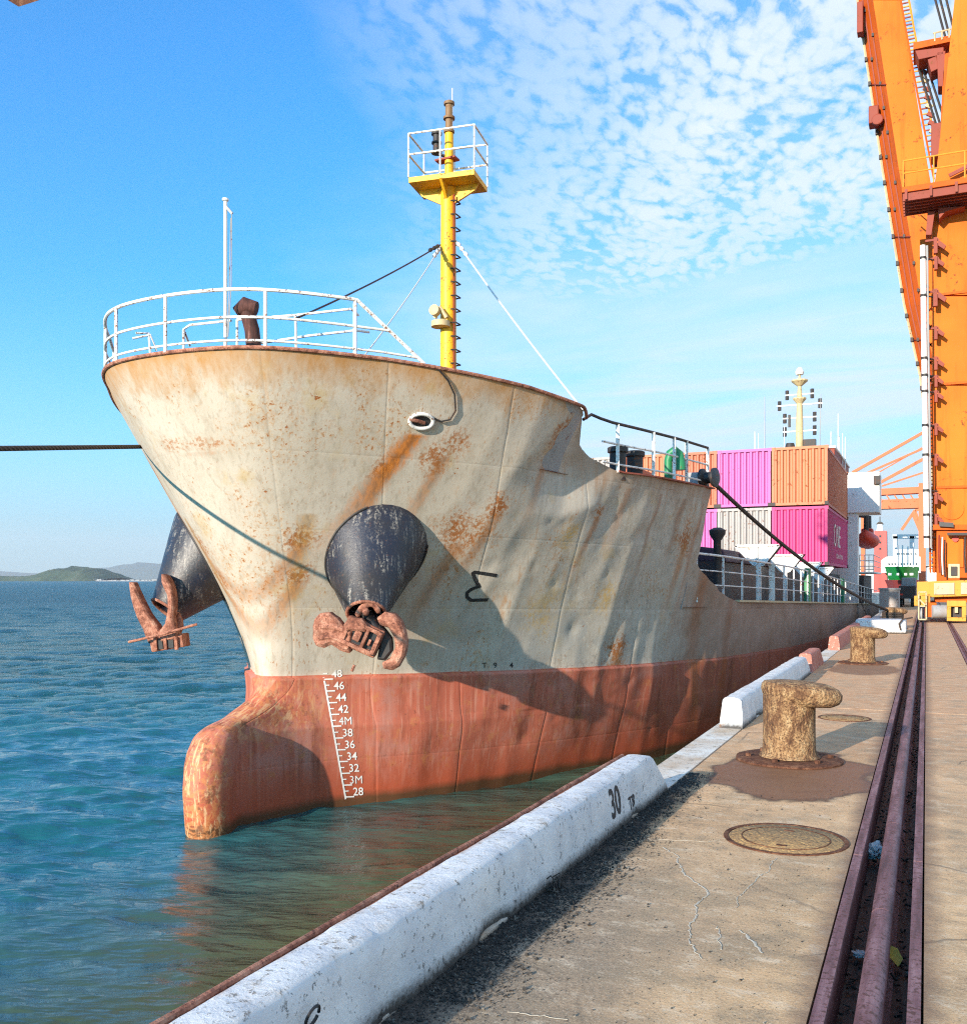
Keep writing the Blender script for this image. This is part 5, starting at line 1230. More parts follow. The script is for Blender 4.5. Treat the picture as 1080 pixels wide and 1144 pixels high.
for i, y_ in enumerate((26.6, 32.0, 38.0, 43.2)):
    a = CX + 5.62; z0 = zw(1.25, y_); zt = z0 + 1.60 
    g = G(); g.bar((a, y_, z0), (a, y_, zt - .5), .12, .12)
    fr_ = [(a - .12, y_, zt - .52), (a + .12, y_, zt - .52), (a + .52, y_, zt), (a - .62, y_, zt)]
    for q in range(4): g.bar(fr_[q], fr_[(q + 1) % 4], .06, .06)
    g.bar((a - .05, y_, zt - .5), (a - .05, y_, zt), .05, .05)
    o = sc(g.done('lashing_bracket', 'white'))
    g = G(); g.prism([Vector(q) + Vector((0, .04, 0)) for q in fr_], (0, .015, 0)); sub(g.done('bracket_plate', 'cream'), o) if False else sc(g.done('bracket_plate', 'superwhite'))
    g = G(); g.hexa([(a + .12, y_, zt - .52), (a + .12, y_ + .6, zt - .52), (a + .12, y_ + .6, zt - .48), (a + .12, y_, zt - .48), (a + .52, y_, zt - .02), (a + .52, y_ + .6, zt - .02), (a + .56, y_ + .6, zt + .03), (a + .56, y_, zt + .03)]); sc(g.done('bracket_wing', 'dark'))
p = PY(806, 600, 22.6); g = G(); g.lathe([(.09, -1.0), (.09, .0), (.18, .14), (.19, .24), (.08, .30)], (p.x - .1, 22.6, p.z - .08), seg=18); sc(g.done('mushroom_vent', 'dark', smooth=True))

# ---- superstructure aft
SY0, SY1 = 60.2, 80.0
sp = thing('superstructure', None, None); sc(sp); sp.location = (0, 0, 0)
def spb(name, mat, x0, x1, y0, y1, z0, z1, bevel=.03): g = G(); g.box(x0, x1, y0, y1, z0, z1); return sub(g.done(name, mat, bevel=bevel), sp)
spb('accommodation_block', 'superwhite', CX - 6.2, -4.75, SY0, SY1, -.2, 5.5)
spb('end_column', 'superwhite', -4.745, -3.62, SY0, SY0 + 1.1, -.2, 5.5)
spb('bridge_wing', 'superwhite', CX - 7.3, -2.45, SY0 - .15, SY0 + 2.6, 5.503, 7.85, .04)
spb('wheelhouse', 'superwhite', CX - 4.6, -5.0, SY0 + .6, SY1 - 8, 7.853, 8.75)
spb('red_band', 'cranered', CX - 4.65, -4.93, SY0 + .5, SY1 - 7.9, 8.955, 9.42)
spb('white_band', 'superwhite', CX - 4.7, -4.88, SY0 + .45, SY1 - 7.8, 8.753, 8.95)
spb('wheelhouse_roof', 'superwhite', CX - 4.7, -4.85, SY0 + .4, SY1 - 7.8, 9.423, 9.55)
for i in range(14): spb('window', 'glass', CX - 4.3 + i * .66, CX - 3.8 + i * .66, SY0 + .57, SY0 + .598, 8.05, 8.6, .01)
spb('wing_light', 'dark', -2.75, -2.4, SY0 - .4, SY0 - .1, 7.1, 7.6)
spb('balcony_deck', 'superwhite', -4.74, -2.9, SY0 + 4, SY0 + 14, 2.0, 2.12)
for zz_ in (2.45, 2.8, 3.15):
    sub(G().tube([(-2.95, SY0 + 4.1, zz_), (-2.95, SY0 + 14, zz_)], .03, 6).done('balcony_rail', 'white'), sp); sub(G().tube([(-4.7, SY0 + 4.1, zz_), (-2.95, SY0 + 4.1, zz_)], .03, 6).done('balcony_rail', 'white'), sp)
for i in range(7): sub(G().tube([(-4.6 + i * .275, SY0 + 4.1, 2.1), (-4.6 + i * .275, SY0 + 4.1, 3.15)], .03, 6).done('balcony_post', 'white'), sp)
for zz_ in (1.2, 3.4, 4.6):
    for i in range(6): spb('window', 'glass', -4.748, -4.742, SY0 + 2.5 + i * 2.6, SY0 + 3.1 + i * 2.6, zz_, zz_ + .6, .005)
spb('lower_house', 'dark', -4.74, -3.5, SY0 + 4, SY0 + 13, -.2, 1.9)
# radar mast
rm = G(); YM = 78.0; XM = PY(893, 480, YM).x; zb = 8.0; ztp = PY(893, 415, YM).z
rm.lathe([(.32, 0), (.27, (ztp - zb) * .6), (.20, (ztp - zb) * .8), (.10, ztp - zb - .5), (.06, ztp - zb)], (XM, YM, zb), seg=14)
rm = sub(rm.done('radar_mast', 'radar', smooth=True), sp)
sub_ = lambda o: sub(o, sp)
for (py_, w_, m_) in ((426, .62, 'radar'), (446, .50, 'radar')):
    zc2 = PY(893, py_, YM).z; sub_(G().lathe([(.2, -.35), (w_, 0), (w_, .10), (.2, .14)], (XM, YM, zc2), seg=12).done('radar_platform', m_))
for (py_, hw_) in ((440.5, 1.05), (452, 1.7), (466.5, 1.25), (481.5, 1.25)):
    zc2 = PY(893, py_, YM).z; sub_(G().bar((XM - hw_, YM, zc2), (XM + hw_, YM, zc2), .09, .09).done('yard_arm', 'white'))
    for s_ in (-1, 1):
        for dz_ in (.22, -.22): sub_(G().lathe([(.14, -.14), (.14, .14)], (XM + s_ * hw_ * .88, YM, zc2 + dz_), seg=8).done('signal_lamp', 'dark'))
sub_(G().box(XM + .3, XM + 1.2, YM - .3, YM + .3, zb + 2.6, zb + 4.4).done('exhaust_box', 'dark')); sub_(G().lathe([(.34, 0), (.42, .5), (.3, 1.0)], (XM - .7, YM, zb + 3.2), seg=12).done('searchlight', 'dark', smooth=True))
sub_(G().bar((XM - .75, YM, PY(884, 477, YM).z), (XM - .75, YM, PY(884, 472, YM).z + .6), .18, .18).done('signal_lamp', 'dark'))
sub_(G().lathe([(.28, 0), (.34, .2), (.2, .5), (.05, .6)], (XM, YM, ztp - .25), seg=12).done('masthead_dome', 'white', smooth=True))
for (px, y0_, y1_, YA, tl) in ((854, 497, 443, 62, 0), (915, 497, 440, 74, 6), (843, 499, 482, 62, 0), (847, 499, 484, 62, 0), (928, 502, 482, 66, 0), (936, 502, 462, 66, 0), (941, 506, 484, 66, 0), (944, 506, 488, 66, 0), (876, 497, 476, 70, 0), (937, 495, 487, 66, 0)):
    a = PY(px, y0_ + 22, YA); b = PY(px + tl * .3, y1_, YA); sub_(G().tube([a, b], [.045, .022], 5).done('whip_aerial', 'grey' if y1_ < 470 and px < 930 else 'white'))

# ---- lifeboat
lb = thing('lifeboat', 'small orange red lifeboat hanging beside the white accommodation block', 'lifeboat', (-3.5, 68, 3.6))
bc = PY(969, 604, 66.5); g = G(); V = []; F2 = []; k = 12; seg_ = 12
for i in range(seg_ + 1):
    t = i / seg_ * 2 - 1; w = max(.03, (1 - abs(t) ** 2.4)); 
    for j in range(k):
        a = 2 * math.pi * j / k; V.append((bc.x + .72 * w ** .6 * math.cos(a), bc.y + t * 2.4, bc.z + (.50 * math.sin(a) if math.sin(a) > 0 else .55 * math.sin(a) * w ** .5) + .12 * t * t))
for i in range(seg_):
    for j in range(k): F2.append((i * k + j, i * k + (j + 1) % k, (i + 1) * k + (j + 1) % k, (i + 1) * k + j))
F2 += [tuple(range(k - 1, -1, -1)), tuple(seg_ * k + j for j in range(k))]
o = mesh_obj('boat_shell', V, F2, 'lifeboat', smooth=True); bm = bmesh.new(); bm.from_mesh(o.data); bmesh.ops.recalc_face_normals(bm, faces=bm.faces); bm.to_mesh(o.data); bm.free(); child(o, lb)
child(G().box(bc.x - .35, bc.x + .35, bc.y - .8, bc.y + .6, bc.z + .35, bc.z + .75).done('canopy', 'lifeboat', bevel=.1), lb)
for dy in (-1.7, 1.7): sub_(G().tube([(-4.6, bc.y + dy, 2.2), (-4.45, bc.y + dy, bc.z + 1.2), (-4.1, bc.y + dy, bc.z + 1.75), (bc.x, bc.y + dy, bc.z + 1.6), (bc.x, bc.y + dy, bc.z + .5)], .16, 8).done('davit', 'dark', smooth=True))

# ================================================================== CONTAINERS
M['c_orange'] = paint('container_orange_brown', (.52, .165, .07), .55, .35, 1.5, .4)
M['c_orange2'] = paint('container_brick', (.46, .13, .065), .55, .4, 1.5, .5)
M['c_pink'] = paint('container_orchid', (.50, .10, .33), .55, .12, 1.2, .25)
M['c_mag'] = paint('container_magenta', (.52, .03, .17), .55, .12, 1.2, .3)
M['c_white'] = paint('container_offwhite', (.33, .31, .30), .55, .35, 1.5, .5)
CW, CH, CL = 2.40, 2.66, 12.1
def container(x0, y0, z0, col, label, logo=None):
    t = thing('shipping_container', label, 'container', (x0 + CW / 2, y0 + CL / 2, z0), 'stacked shipping containers')
    x1, y1, z1 = x0 + CW, y0 + CL, z0 + CH; p_ = .12
    for (a, b) in ((x0, y0), (x1 - p_, y0), (x0, y1 - p_), (x1 - p_, y1 - p_)):
        child(G().box(a, a + p_, b, b + p_, z0 + .16, z1 - .16).done('corner_post', col), t)
        for zz_ in (z0, z1 - .158): child(G().box(a - .006, a + p_ + .04, b - .006, b + p_ + .04, zz_, zz_ + .158).done('corner_casting', 'dark' if zz_ == z0 else col), t)
    g = G(); 
    for zz_ in (z0 + .01, z1 - .13):
        g.box(x0 + p_, x1 - p_, y0 + .01, y0 + .11, zz_, zz_ + .12); g.box(x0 + p_, x1 - p_, y1 - .11, y1 - .01, zz_, zz_ + .12); g.box(x0 + .01, x0 + .11, y0 + p_, y1 - p_, zz_, zz_ + .12); g.box(x1 - .11, x1 - .01, y0 + p_, y1 - p_, zz_, zz_ + .12)
    child(g.done('frame_rail', col), t)
    child(G().box(x0 + .03, x1 - .03, y0 + .03, y1 - .03, z1 - .05, z1 - .02).done('roof', col), t)
    def corr(a, b, inn, name, pitch, dep):
        """corrugated sheet from a to b (horizontal), dented towards inn"""
        a = Vector(a); b = Vector(b); n_ = max(3, round((b - a).length / pitch)); d_ = (b - a) / n_; inn = Vector(inn); P = []
        for i in range(n_):
            q = a + d_ * i; P += [q, q + d_ * .32, q + d_ * .5 + inn * dep, q + d_ * .82 + inn * dep]
        P.append(b); V = [];
        for q in P: V += [(q.x, q.y, z0 + .13), (q.x, q.y, z1 - .13)]
        F3 = [(2 * i, 2 * i + 2, 2 * i + 3, 2 * i + 1) for i in range(len(P) - 1)]
        return child(mesh_obj(name, V, F3, col), t)
    corr((x0 + p_, y0 + .035, 0), (x1 - p_, y0 + .035, 0), (0, 1, 0), 'end_panel', .278, .09)
    corr((x0 + p_, y1 - .035, 0), (x1 - p_, y1 - .035, 0), (0, -1, 0), 'end_panel', .278, .09)
    corr((x1 - .03, y0 + p_, 0), (x1 - .03, y1 - p_, 0), (-1, 0, 0), 'side_panel', .278, .045)
    corr((x0 + .03, y0 + p_, 0), (x0 + .03, y1 - p_, 0), (1, 0, 0), 'side_panel', .278, .045)
    if logo:
        for (txt, yc, zc, h_, ws) in logo:
            vs, fs_ = glyph_mesh(txt)
            o = mesh_obj('printed_letters', [(x1 - .012, yc + a * h_ * ws, zc + b * h_) for a, b, c in vs], fs_, 'markwhite'); child(o, t)
    return t
cz = 2.26; cy = 45.5; xr = -4.0
cols = [('c_mag', 'c_orange'), ('c_white', 'c_pink'), ('c_pink', 'c_orange2'), ('c_orange2', 'c_orange'), ('c_mag', 'c_white')]
lab = [('magenta container at the foot of the stack nearest the quay, white letters on its side', 'orange container on top of the magenta one nearest the quay'),
       ('off white container between two pink ones in the lower row', 'orchid pink container on top of the off white one'),
       ('pink container in the lower row half hidden by the forecastle', 'brick orange container left of the orchid pink one in the upper row'),
       ('brick orange container low in the fourth stack behind the forecastle', 'orange container on top of the fourth stack behind the forecastle'),
       ('magenta container low in the outermost stack away from the quay', 'white container on top of the outermost stack away from the quay')]
for i, ((lo, hi), (l0, l1)) in enumerate(zip(cols, lab)):
    x0 = xr - CW - i * 2.445
    container(x0, cy, cz, lo, l0, [('ONE', cy + 5.4, cz + 1.45, 1.6, 1.15), ('OCEAN NETWORK', cy + 6.8, cz + .50, .32, 1.4)] if i == 0 else None)
    container(x0, cy, cz + CH + .05, hi, l1)

# ================================================================== ROPES
def rope(pts, r, label, mat='rope', name='mooring_rope', seg=8):
    return tag(G().tube(pts, r, seg).done(name, mat, smooth=True), label, 'rope', 'mooring ropes')
rope(catenary(fair + Vector((.05, 0, .08)), (-1.15, 34.4, .60), .35, 40), .045, 'dark mooring rope from the roller on the forecastle down to the third bollard')
rope(catenary(PY(802, 549, 21.2) + Vector((0, 0, -.1)), (-.95, 34.5, .45), .75, 40), .028, 'thinner sagging rope just below the main rope to the third bollard') if False else None
rope(catenary(dp(58.5, .4), (-1.0, 34.6, .55), .8, 20), .035, 'short dark rope from the far ship rail back to the third bollard')
g = G()
for i in range(4): g.tube([(-1.0 + .30 * math.cos(a), 34.5 + .30 * math.sin(a), .32 + i * .07 + .03 * math.sin(a)) for a in np.linspace(0, 6.28, 22)], .04, 7)
tag(g.done('rope_coil', 'rope', smooth=True), 'turns of dark rope looped round the third bollard', 'rope')
# bow line: leaves the shell at the far shoulder; its shadow falls across the bow
A, An = hitpx(158, 499)
Q, Qn = hitpx(352, 640)
best = None
for s_ in np.linspace(.05, 14, 400):
    pt = Q - SUN * s_; rel = pt - EYE; dpt = rel.dot(F_)
    if dpt < .5: continue
    px_ = 540 + FPX * rel.dot(R_) / dpt; py_ = HOR - FPX * rel.z / dpt
    ty = 497.5 + (158 - px_) * (3.5 / 158)
    if px_ < 158 and (best is None or abs(py_ - ty) < best[0]): best = (abs(py_ - ty), pt, px_, py_)
print('rope solve', best, 'A', A)
if best is not None and best[0] < 30:
    far = best[1]; dr = (far - A); END_ = A + dr * max(1.0, 26 / dr.length)
else: END_ = PD(-400, 508, 15)
rope([A + An * .0] + [A.lerp(END_, i / 20) for i in range(1, 21)], .034, 'dark bow mooring rope leading out of the picture to the left')


# ================================================================== QUAY CRANE
CYF = 44.0
cr = thing('quay_crane', 'huge orange quay crane standing on the rail channel at the right', 'crane', (1.5, CYF, 0))
def cc(o): return child(o, cr)
def quad(pts, depth, Y=CYF):
    """prism from photo outline points at the plane Y, going back by depth"""
    return [PY(a, b, Y) for a, b in pts], (0, depth, 0)
def cprism(name, pts, depth, mat, Y=CYF, bevel=.02): g = G(); g.prism(*quad(pts, depth, Y)); return cc(g.done(name, mat, bevel=bevel))
# leg in bolted sections
secs = [640, 545, 430, 330, 232]
for a, b in zip(secs[:-1], secs[1:]):
    cprism('leg_section', [(1041.5, a - .7), (1118, a - .7), (1118, b + .7), (1041.5, b + .7)], 2.2, 'orange')
    pA = PY(1041.5, b, CYF); pB = PY(1118, b, CYF); cc(G().box(pA.x - .05, pB.x + .05, CYF - .06, CYF + 2.26, pA.z - .05, pA.z + .05).done('flange', 'orange2', bevel=.01))
cprism('upper_leg', [(1044, 203), (1118, 203), (1150, -240), (1078, -240), (1066, 0), (1052, 130), (1046, 190)], 2.0, 'orange', CYF + .1)
# inclined box girder (raised boom) behind the leg
bY = 46.6
lf = [(1046, 560), (1029, 420), (1011, 340), (987, 190), (959, 0), (940, -110), (915, -240)]
rt = [(1090, 560), (1078, 420), (1064, 340), (1037, 190), (1006, 0), (990, -110), (968, -240)]
inn = [(a[0] + (b[0] - a[0]) * .34, a[1]) for a, b in zip(lf, rt)]
for i in range(len(lf) - 1):
    g = G(); g.prism([PY(*q, bY) for q in (inn[i], rt[i], rt[i + 1], inn[i + 1])], (0, 2.2, 0)); cc(g.done('girder_panel', 'orange', bevel=.02))
    g = G(); 
    A0, A1, A2, A3 = PY(*lf[i], bY + 1.4), PY(*inn[i], bY + .02), PY(*inn[i + 1], bY + .02), PY(*lf[i + 1], bY + 1.4)
    g.prism([A0, A1, A2, A3], (0, .5, 0)); cc(g.done('girder_side_panel', 'orange2'))
    g = G(); g.tube([A0 + Vector((-.05, -.05, 0)), A3 + Vector((-.05, -.05, 0))], .06, 6); cc(g.done('girder_edge', 'cream'))
    for kf in (.28, .62):
        g = G(); g.bar(A0.lerp(A1, kf) + Vector((0, -.06, 0)), A3.lerp(A2, kf) + Vector((0, -.06, 0)), .05, .08); cc(g.done('girder_stringer', 'cranered'))
    nb_ = max(2, int((A3 - A0).length / 1.1))
    for j in range(nb_):
        t = (j + .5) / nb_; q = A0.lerp(A3, t).lerp(A1.lerp(A2, t), random.choice((.3, .62, .95))) + Vector((0, -.1, 0)); cc(G().box(q.x - .05, q.x + .05, q.y - .08, q.y, q.z - .07, q.z + .07).done('girder_lug', 'dark'))
        q = A0.lerp(A3, t); cc(G().box(q.x - .12, q.x, q.y - .2, q.y - .06, q.z - .09, q.z + .09).done('girder_lug', 'dark'))
    for q in (.5,):
        g = G(); g.bar(A0.lerp(A3, q) + Vector((0, -.05, 0)), A1.lerp(A2, q) + Vector((0, -.05, 0)), .05, .05); cc(g.done('girder_stringer', 'cranered'))
g = G(); q = PY(978, 132, bY + 1); g.box(q.x - .28, q.x + .15, q.y - .5, q.y + .2, q.z - .40, q.z + .40); g.lathe([(.25, -.1), (.25, .1)], (q.x + .1, q.y - .5, q.z - .3), (0, -1, 0), 14); cc(g.done('sheave_housing', 'cranered', bevel=.05))
g = G(); q = PY(962, 22, bY + 1); g.box(q.x - .16, q.x + .1, q.y - .5, q.y, q.z - .8, q.z + .6); cc(g.done('limit_box', 'cranered', bevel=.03))
# ladder walkway along the girder
la = [PY(1005, -200, bY - .5), PY(1003, 0, bY - .5), PY(1022, 90, bY - .5), PY(1046, 195, bY - .5)]; la = [PY(980, -200, bY - .5), PY(1006, 0, bY - .5), PY(1020, 80, bY - .5), PY(1043, 200, bY - .5)]
for dx in (0, .32):
    cc(G().tube([p + Vector((dx, 0, 0)) for p in la], .045, 6).done('ladder_rail', 'crane_yellow' if dx else 'orange2'))
for i in range(60):
    t = i / 60 * 3; a = la[int(t)].lerp(la[int(t) + 1], t - int(t)); cc(G().bar(a, a + Vector((.32, 0, 0)), .05, .05).done('ladder_rung', 'cranered' if i % 2 else 'crane_yellow'))
# ledge machinery between girder and leg
for (pts, dep, mat) in (([(1020, 47), (1066, 38), (1066, 45), (1020, 55)], 1.4, 'orange2'), ([(1022, 56), (1054, 52), (1054, 60), (1026, 66)], 1.0, 'cranered'), ([(1046, 58), (1056, 56), (1054, 96), (1048, 96)], .8, 'cranered'), ([(1036, 66), (1046, 62), (1048, 76), (1040, 80)], .9, 'cranered'), ([(1054, 60), (1060, 58), (1056, 150), (1050, 150)], .5, 'orange2'), ([(1040, 138), (1052, 136), (1050, 172), (1040, 174)], 1.0, 'cranered')):
    cprism('winch_part', pts, dep, mat, CYF + .6, .02)
for (a, b) in (((1044, 46), (1044, 36)), ((1052, 44), (1052, 34)), ((1060, 42), (1060, 32)), ((1042, 37), (1062, 32))):
    cc(G().tube([PY(*a, CYF + .6), PY(*b, CYF + .6)], .035, 5).done('handrail', 'cream'))
for (a, b) in (((1034, -40), (1056, 42)), ((1040, -40), (1060, 38)), ((1046, -45), (1065, 32)), ((1026, 76), (1049, 150)), ((1031, 76), (1051, 142)), ((1036, 76), (1053, 128))):
    cc(G().tube([PY(*a, CYF + 1.6), PY(*b, CYF + 1.6)], .05, 6).done('hoist_cable', 'dark'))
for i in range(14):
    y_ = 60 + i * 9.5; x_ = 1026 + (y_ - 60) * .145; cc(G().bar(PY(x_, y_, bY - .6), PY(x_ + 7, y_ + 2.5, bY - .6), .10, .16).done('cage_hoop', 'cranered' if i % 3 else 'cream'))
# platform with ribs
plt_ = [(1008, 216), (1125, 203), (1125, 211), (1008, 223)]
g = G(); a0 = PY(1008, 218, CYF - 2.2); b0_ = PY(1130, 206, CYF - 2.2)
PZc = (a0.z + b0_.z) / 2
X0, X1 = PY(1008, 220, CYF - .8).x, PY(1140, 220, CYF - .8).x; PZc = PY(1040, 222, CYF - .8).z
cc(G().box(X0, X1, CYF - 2.0, CYF - .06, PZc, PZc + .22).done('platform', 'orange2', bevel=.02))
for i in range(6):
    yb_ = CYF - 1.9 + i * .34; cc(G().box(X0 + .03, X1, yb_, yb_ + .09, PZc - .32, PZc - .002).done('platform_joist', 'cranered'))
for i in range(7):
    xx = X0 + .1 + i * .9; cc(G().box(xx, xx + .10, CYF - 2.03, CYF - 2.001, PZc - .3, PZc + .1).done('platform_rib', 'cranered'))
for h in (.55, 1.05):
    for pq in ([(X0 + .05, CYF - 1.95), (X1, CYF - 1.95)], [(X0 + .05, CYF - 1.95), (X0 + .05, CYF - .1)]): cc(G().tube([(a, b, PZc + .22 + h) for a, b in pq], .03, 6).done('platform_rail', 'crane_yellow'))
for i in range(5): cc(G().tube([(X0 + .05 + i * 1.1, CYF - 1.95, PZc + .2), (X0 + .05 + i * 1.1, CYF - 1.95, PZc + 1.27)], .03, 6).done('platform_rail_post', 'crane_yellow'))
cc(G().bar(PY(1060, 196, CYF - .2), PY(1100, 176, CYF - .2), .08, .14).done('diagonal_brace', 'cranered'))
for (pts, dep, mat) in (([(1036, 236), (1044, 236), (1040, 262), (1034, 262)], .5, 'cranered'), ([(1048, 232), (1078, 230), (1056, 236), (1049, 244)], .7, 'cranered')): cprism('bracket', pts, dep, mat, CYF - .75, 0)
# brackets with lamps up the leg
for (y_, k_) in ((272, 1.2), (292, 1.0), (330, 1.3), (370, 1.0), (404, 1.0), (424, .9), (441, .9), (478, .9), (512, .9), (555, .9), (579, .9)):
    q = PY(1047, y_, CYF - .5); g = G(); g.box(q.x - .45, q.x + .05, q.y - .05, q.y + .05, q.z + .10 * k_, q.z + .17 * k_); g.box(q.x - .12 * k_, q.x + .0, q.y - .12, q.y + .12, q.z - .34 * k_, q.z + .2 * k_)
    g.prism([q + Vector((.02, -.1, .12 * k_)), q + Vector((.26 * k_, -.1, -.12 * k_)), q + Vector((.20 * k_, -.1, -.24 * k_)), q + Vector((.02, -.1, -.10))], (0, .22, 0)); g.box(q.x - .1, q.x + .1, q.y, CYF, q.z - .05, q.z + .03)
    cc(g.done('lamp_bracket', 'cranered'))
# white conduit
pa_ = [PY(1030.5, 274, CYF - .9), PY(1032.5, 430, CYF - .9), PY(1035.0, 612, CYF - .9)]
cc(G().tube(pa_, .105, 12).done('white_conduit', 'superwhite', smooth=True))
cc(G().tube([p + Vector((.16, .1, 0)) for p in pa_], .045, 8).done('thin_conduit', 'grey', smooth=True))
for y_ in (288, 330, 400, 419, 437, 475, 508, 548, 575, 600):
    q = PY(1030.5 + (y_ - 274) * .0133, y_, CYF - .9); cc(G().lathe([(.125, -.05), (.125, .05)], q, seg=12).done('pipe_clamp', 'dark')); cc(G().bar(q, q + Vector((.45, .5, 0)), .05, .05).done('pipe_bracket', 'dark'))
# leg ladder, pale lattice strip beside the conduit
for dx in (1038, 1042.5): cc(G().tube([PY(dx - .8, 440, CYF - .35), PY(dx + 1, 640, CYF - .35)], .04, 6).done('ladder_rail', 'orange2'))
for i in range(46): y_ = 442 + i * 4.3; cc(G().bar(PY(1037.5, y_, CYF - .35), PY(1042.5, y_, CYF - .35), .04, .05).done('ladder_rung', 'cranered' if i % 2 else 'crane_yellow'))
for i in range(9): y_ = 350 + i * 10; cc(G().bar(PY(1035, y_, CYF - .3), PY(1041, y_ - 7 * (-1) ** i, CYF - .3), .06, .06).done('lattice_bar', 'orange2'))
# disc plate and door on the leg
q = PY(1063.5, 569, CYF - .003); cc(G().lathe([(.43, 0), (.43, .05), (.38, .055)], q, (0, -1, 0), 28).done('inspection_plate', 'orange', smooth=True))
# foot of the leg: narrower box, sill beam, bogies
cprism('foot_box', [(1046, 662), (1100, 662), (1100, 590), (1046, 590)], 1.2, 'orange2', CYF - 1.32)
cprism('foot_cap', [(1042, 592), (1100, 592), (1100, 586), (1042, 586)], 1.4, 'orange2', CYF - 1.5)
cprism('foot_door', [(1057, 634), (1076, 634), (1076, 596), (1057, 596)], .05, 'orange', CYF - 1.40, .01)
cc(G().lathe([(.12, 0), (.12, .04)], PY(1067, 602, CYF - 1.45), (0, -1, 0), 16).done('foot_disc', 'lifeboat'))
cprism('sign_board', [(1049, 588), (1065, 589), (1065, 584), (1049, 583)], .1, 'black', CYF - 1.7, 0)
cprism('cable_tray', [(1058, 598), (1100, 598), (1100, 595), (1058, 595)], .3, 'dark', CYF - 1.9, 0)
for (x_, y0_, y1_, m_, r_) in ((1049, 598, 640, 'cranered', .04), (1052.5, 600, 642, 'ropew', .03), (1055, 604, 645, 'dark', .035), (1078, 600, 640, 'dark', .04)):
    cc(G().tube([PY(x_, y0_, CYF - 1.7), PY(x_ - .6, (y0_ + y1_) / 2, CYF - 1.75), PY(x_ + .5, y1_, CYF - 1.7)], r_, 6).done('cable', m_, smooth=True))
cprism('sill_beam', [(1024, 668), (1140, 664), (1140, 646), (1024, 650)], 1.6, 'crane_yellow', CYF - 3.4, .03)
cprism('sill_panel', [(1043, 664.5), (1066, 664), (1066, 651), (1043, 651.5)], .06, 'cream', CYF - 3.47, .01)
cprism('sill_panel', [(1073, 664), (1100, 663), (1100, 650.5), (1073, 651)], .06, 'cream', CYF - 3.47, .01)
cprism('lamp_cluster', [(1059, 646), (1072, 646), (1072, 630), (1059, 630)], .4, 'cream', CYF - 3.6, .03)
cprism('lamp_glass', [(1062, 643), (1069, 643), (1069, 633), (1062, 633)], .05, 'dark', CYF - 3.68, 0)
bx0, bx1 = PY(1057.5, 690, CYF - 4.4).x, PY(1079, 690, CYF - 4.4).x; zt_ = PY(1060, 671, CYF - 4.4).z
g = G(); g.box(bx0, bx1, CYF - 4.4, CYF - 4.1, .08, .22); g.box(bx0, bx1, CYF - 4.4, CYF - 4.1, zt_ - .22, zt_); g.box(bx0, bx0 + .14, CYF - 4.4, CYF - 4.1, .22, zt_ - .22); g.box(bx1 - .14, bx1, CYF - 4.4, CYF - 4.1, .22, zt_ - .22); cc(g.done('bogie_frame', 'crane_yellow', bevel=.015))
cc(G().box(bx0 + .1, bx1 - .1, CYF - 4.09, CYF - 3.2, .1, zt_ - .05).done('bogie_box', 'dark')); cc(G().box(bx0 + .26, bx1 - .26, CYF - 4.3, CYF - 4.1, .38, .6).done('buffer', 'cream', bevel=.02))
cc(G().box(-.42, .14, CYF - 4.0, CYF - 3.4, .62, 1.0).done('equaliser', 'crane_yellow', bevel=.03))
g = G(); fx0, fx1 = PY(1026, 680, CYF - 4.2).x, PY(1034.5, 680, CYF - 4.2).x
for (a, b) in (((fx0, .12), (fx0, 1.15)), ((fx1, .12), (fx1, 1.15)), ((fx0, .12), (fx1, .12)), ((fx0, .62), (fx1, .62)), ((fx0, 1.15), (fx1, 1.15)), ((fx0, .9), (fx1, .62))): g.bar((a[0], CYF - 4.2, a[1]), (b[0], CYF - 4.2, b[1]), .05, .05)
cc(g.done('guard_frame', 'cream'))
for yw in (-3.8, -2.6, -1.2, 0):
    cc(G().lathe([(.30, -.06), (.34, -.055), (.34, -.04), (.30, -.035), (.30, .05), (.1, .06)], (-.19, CYF + yw, .315), (1, 0, 0), 24).done('crane_wheel', 'grey', smooth=True))
    cc(G().box(-.05, .35, CYF + yw - .25, CYF + yw + .25, .2, .75).done('wheel_truck', 'orange2', bevel=.03))
cc(G().lathe([(.22, -.4), (.25, -.38), (.25, .3), (.15, .36)], (.55, CYF - 3.9, .42), (1, .3, 0), 16).done('travel_motor', 'grey', smooth=True))
cc(G().box(.3, 3.4, CYF - 3.0, CYF + 1.5, .75, 1.0).done('lower_chord', 'orange2'))
# hanging block whose corner shows at the very top left
g = G(); q = PD(21, 7.5, 12.0)
g.prism([q, PD(47, -1, 12.1), PD(90, -14, 12.2), PD(60, -60, 12.2), PD(-30, -60, 12.1), PD(-18, -16, 11.9)], F_ * .15 + Vector((0, 0, .5)))
o = g.done('hanging_steel_block', 'rustdark', bevel=.01); tag(o, 'corner of a dark brown steel block hanging above the top left of the view', 'steel block')

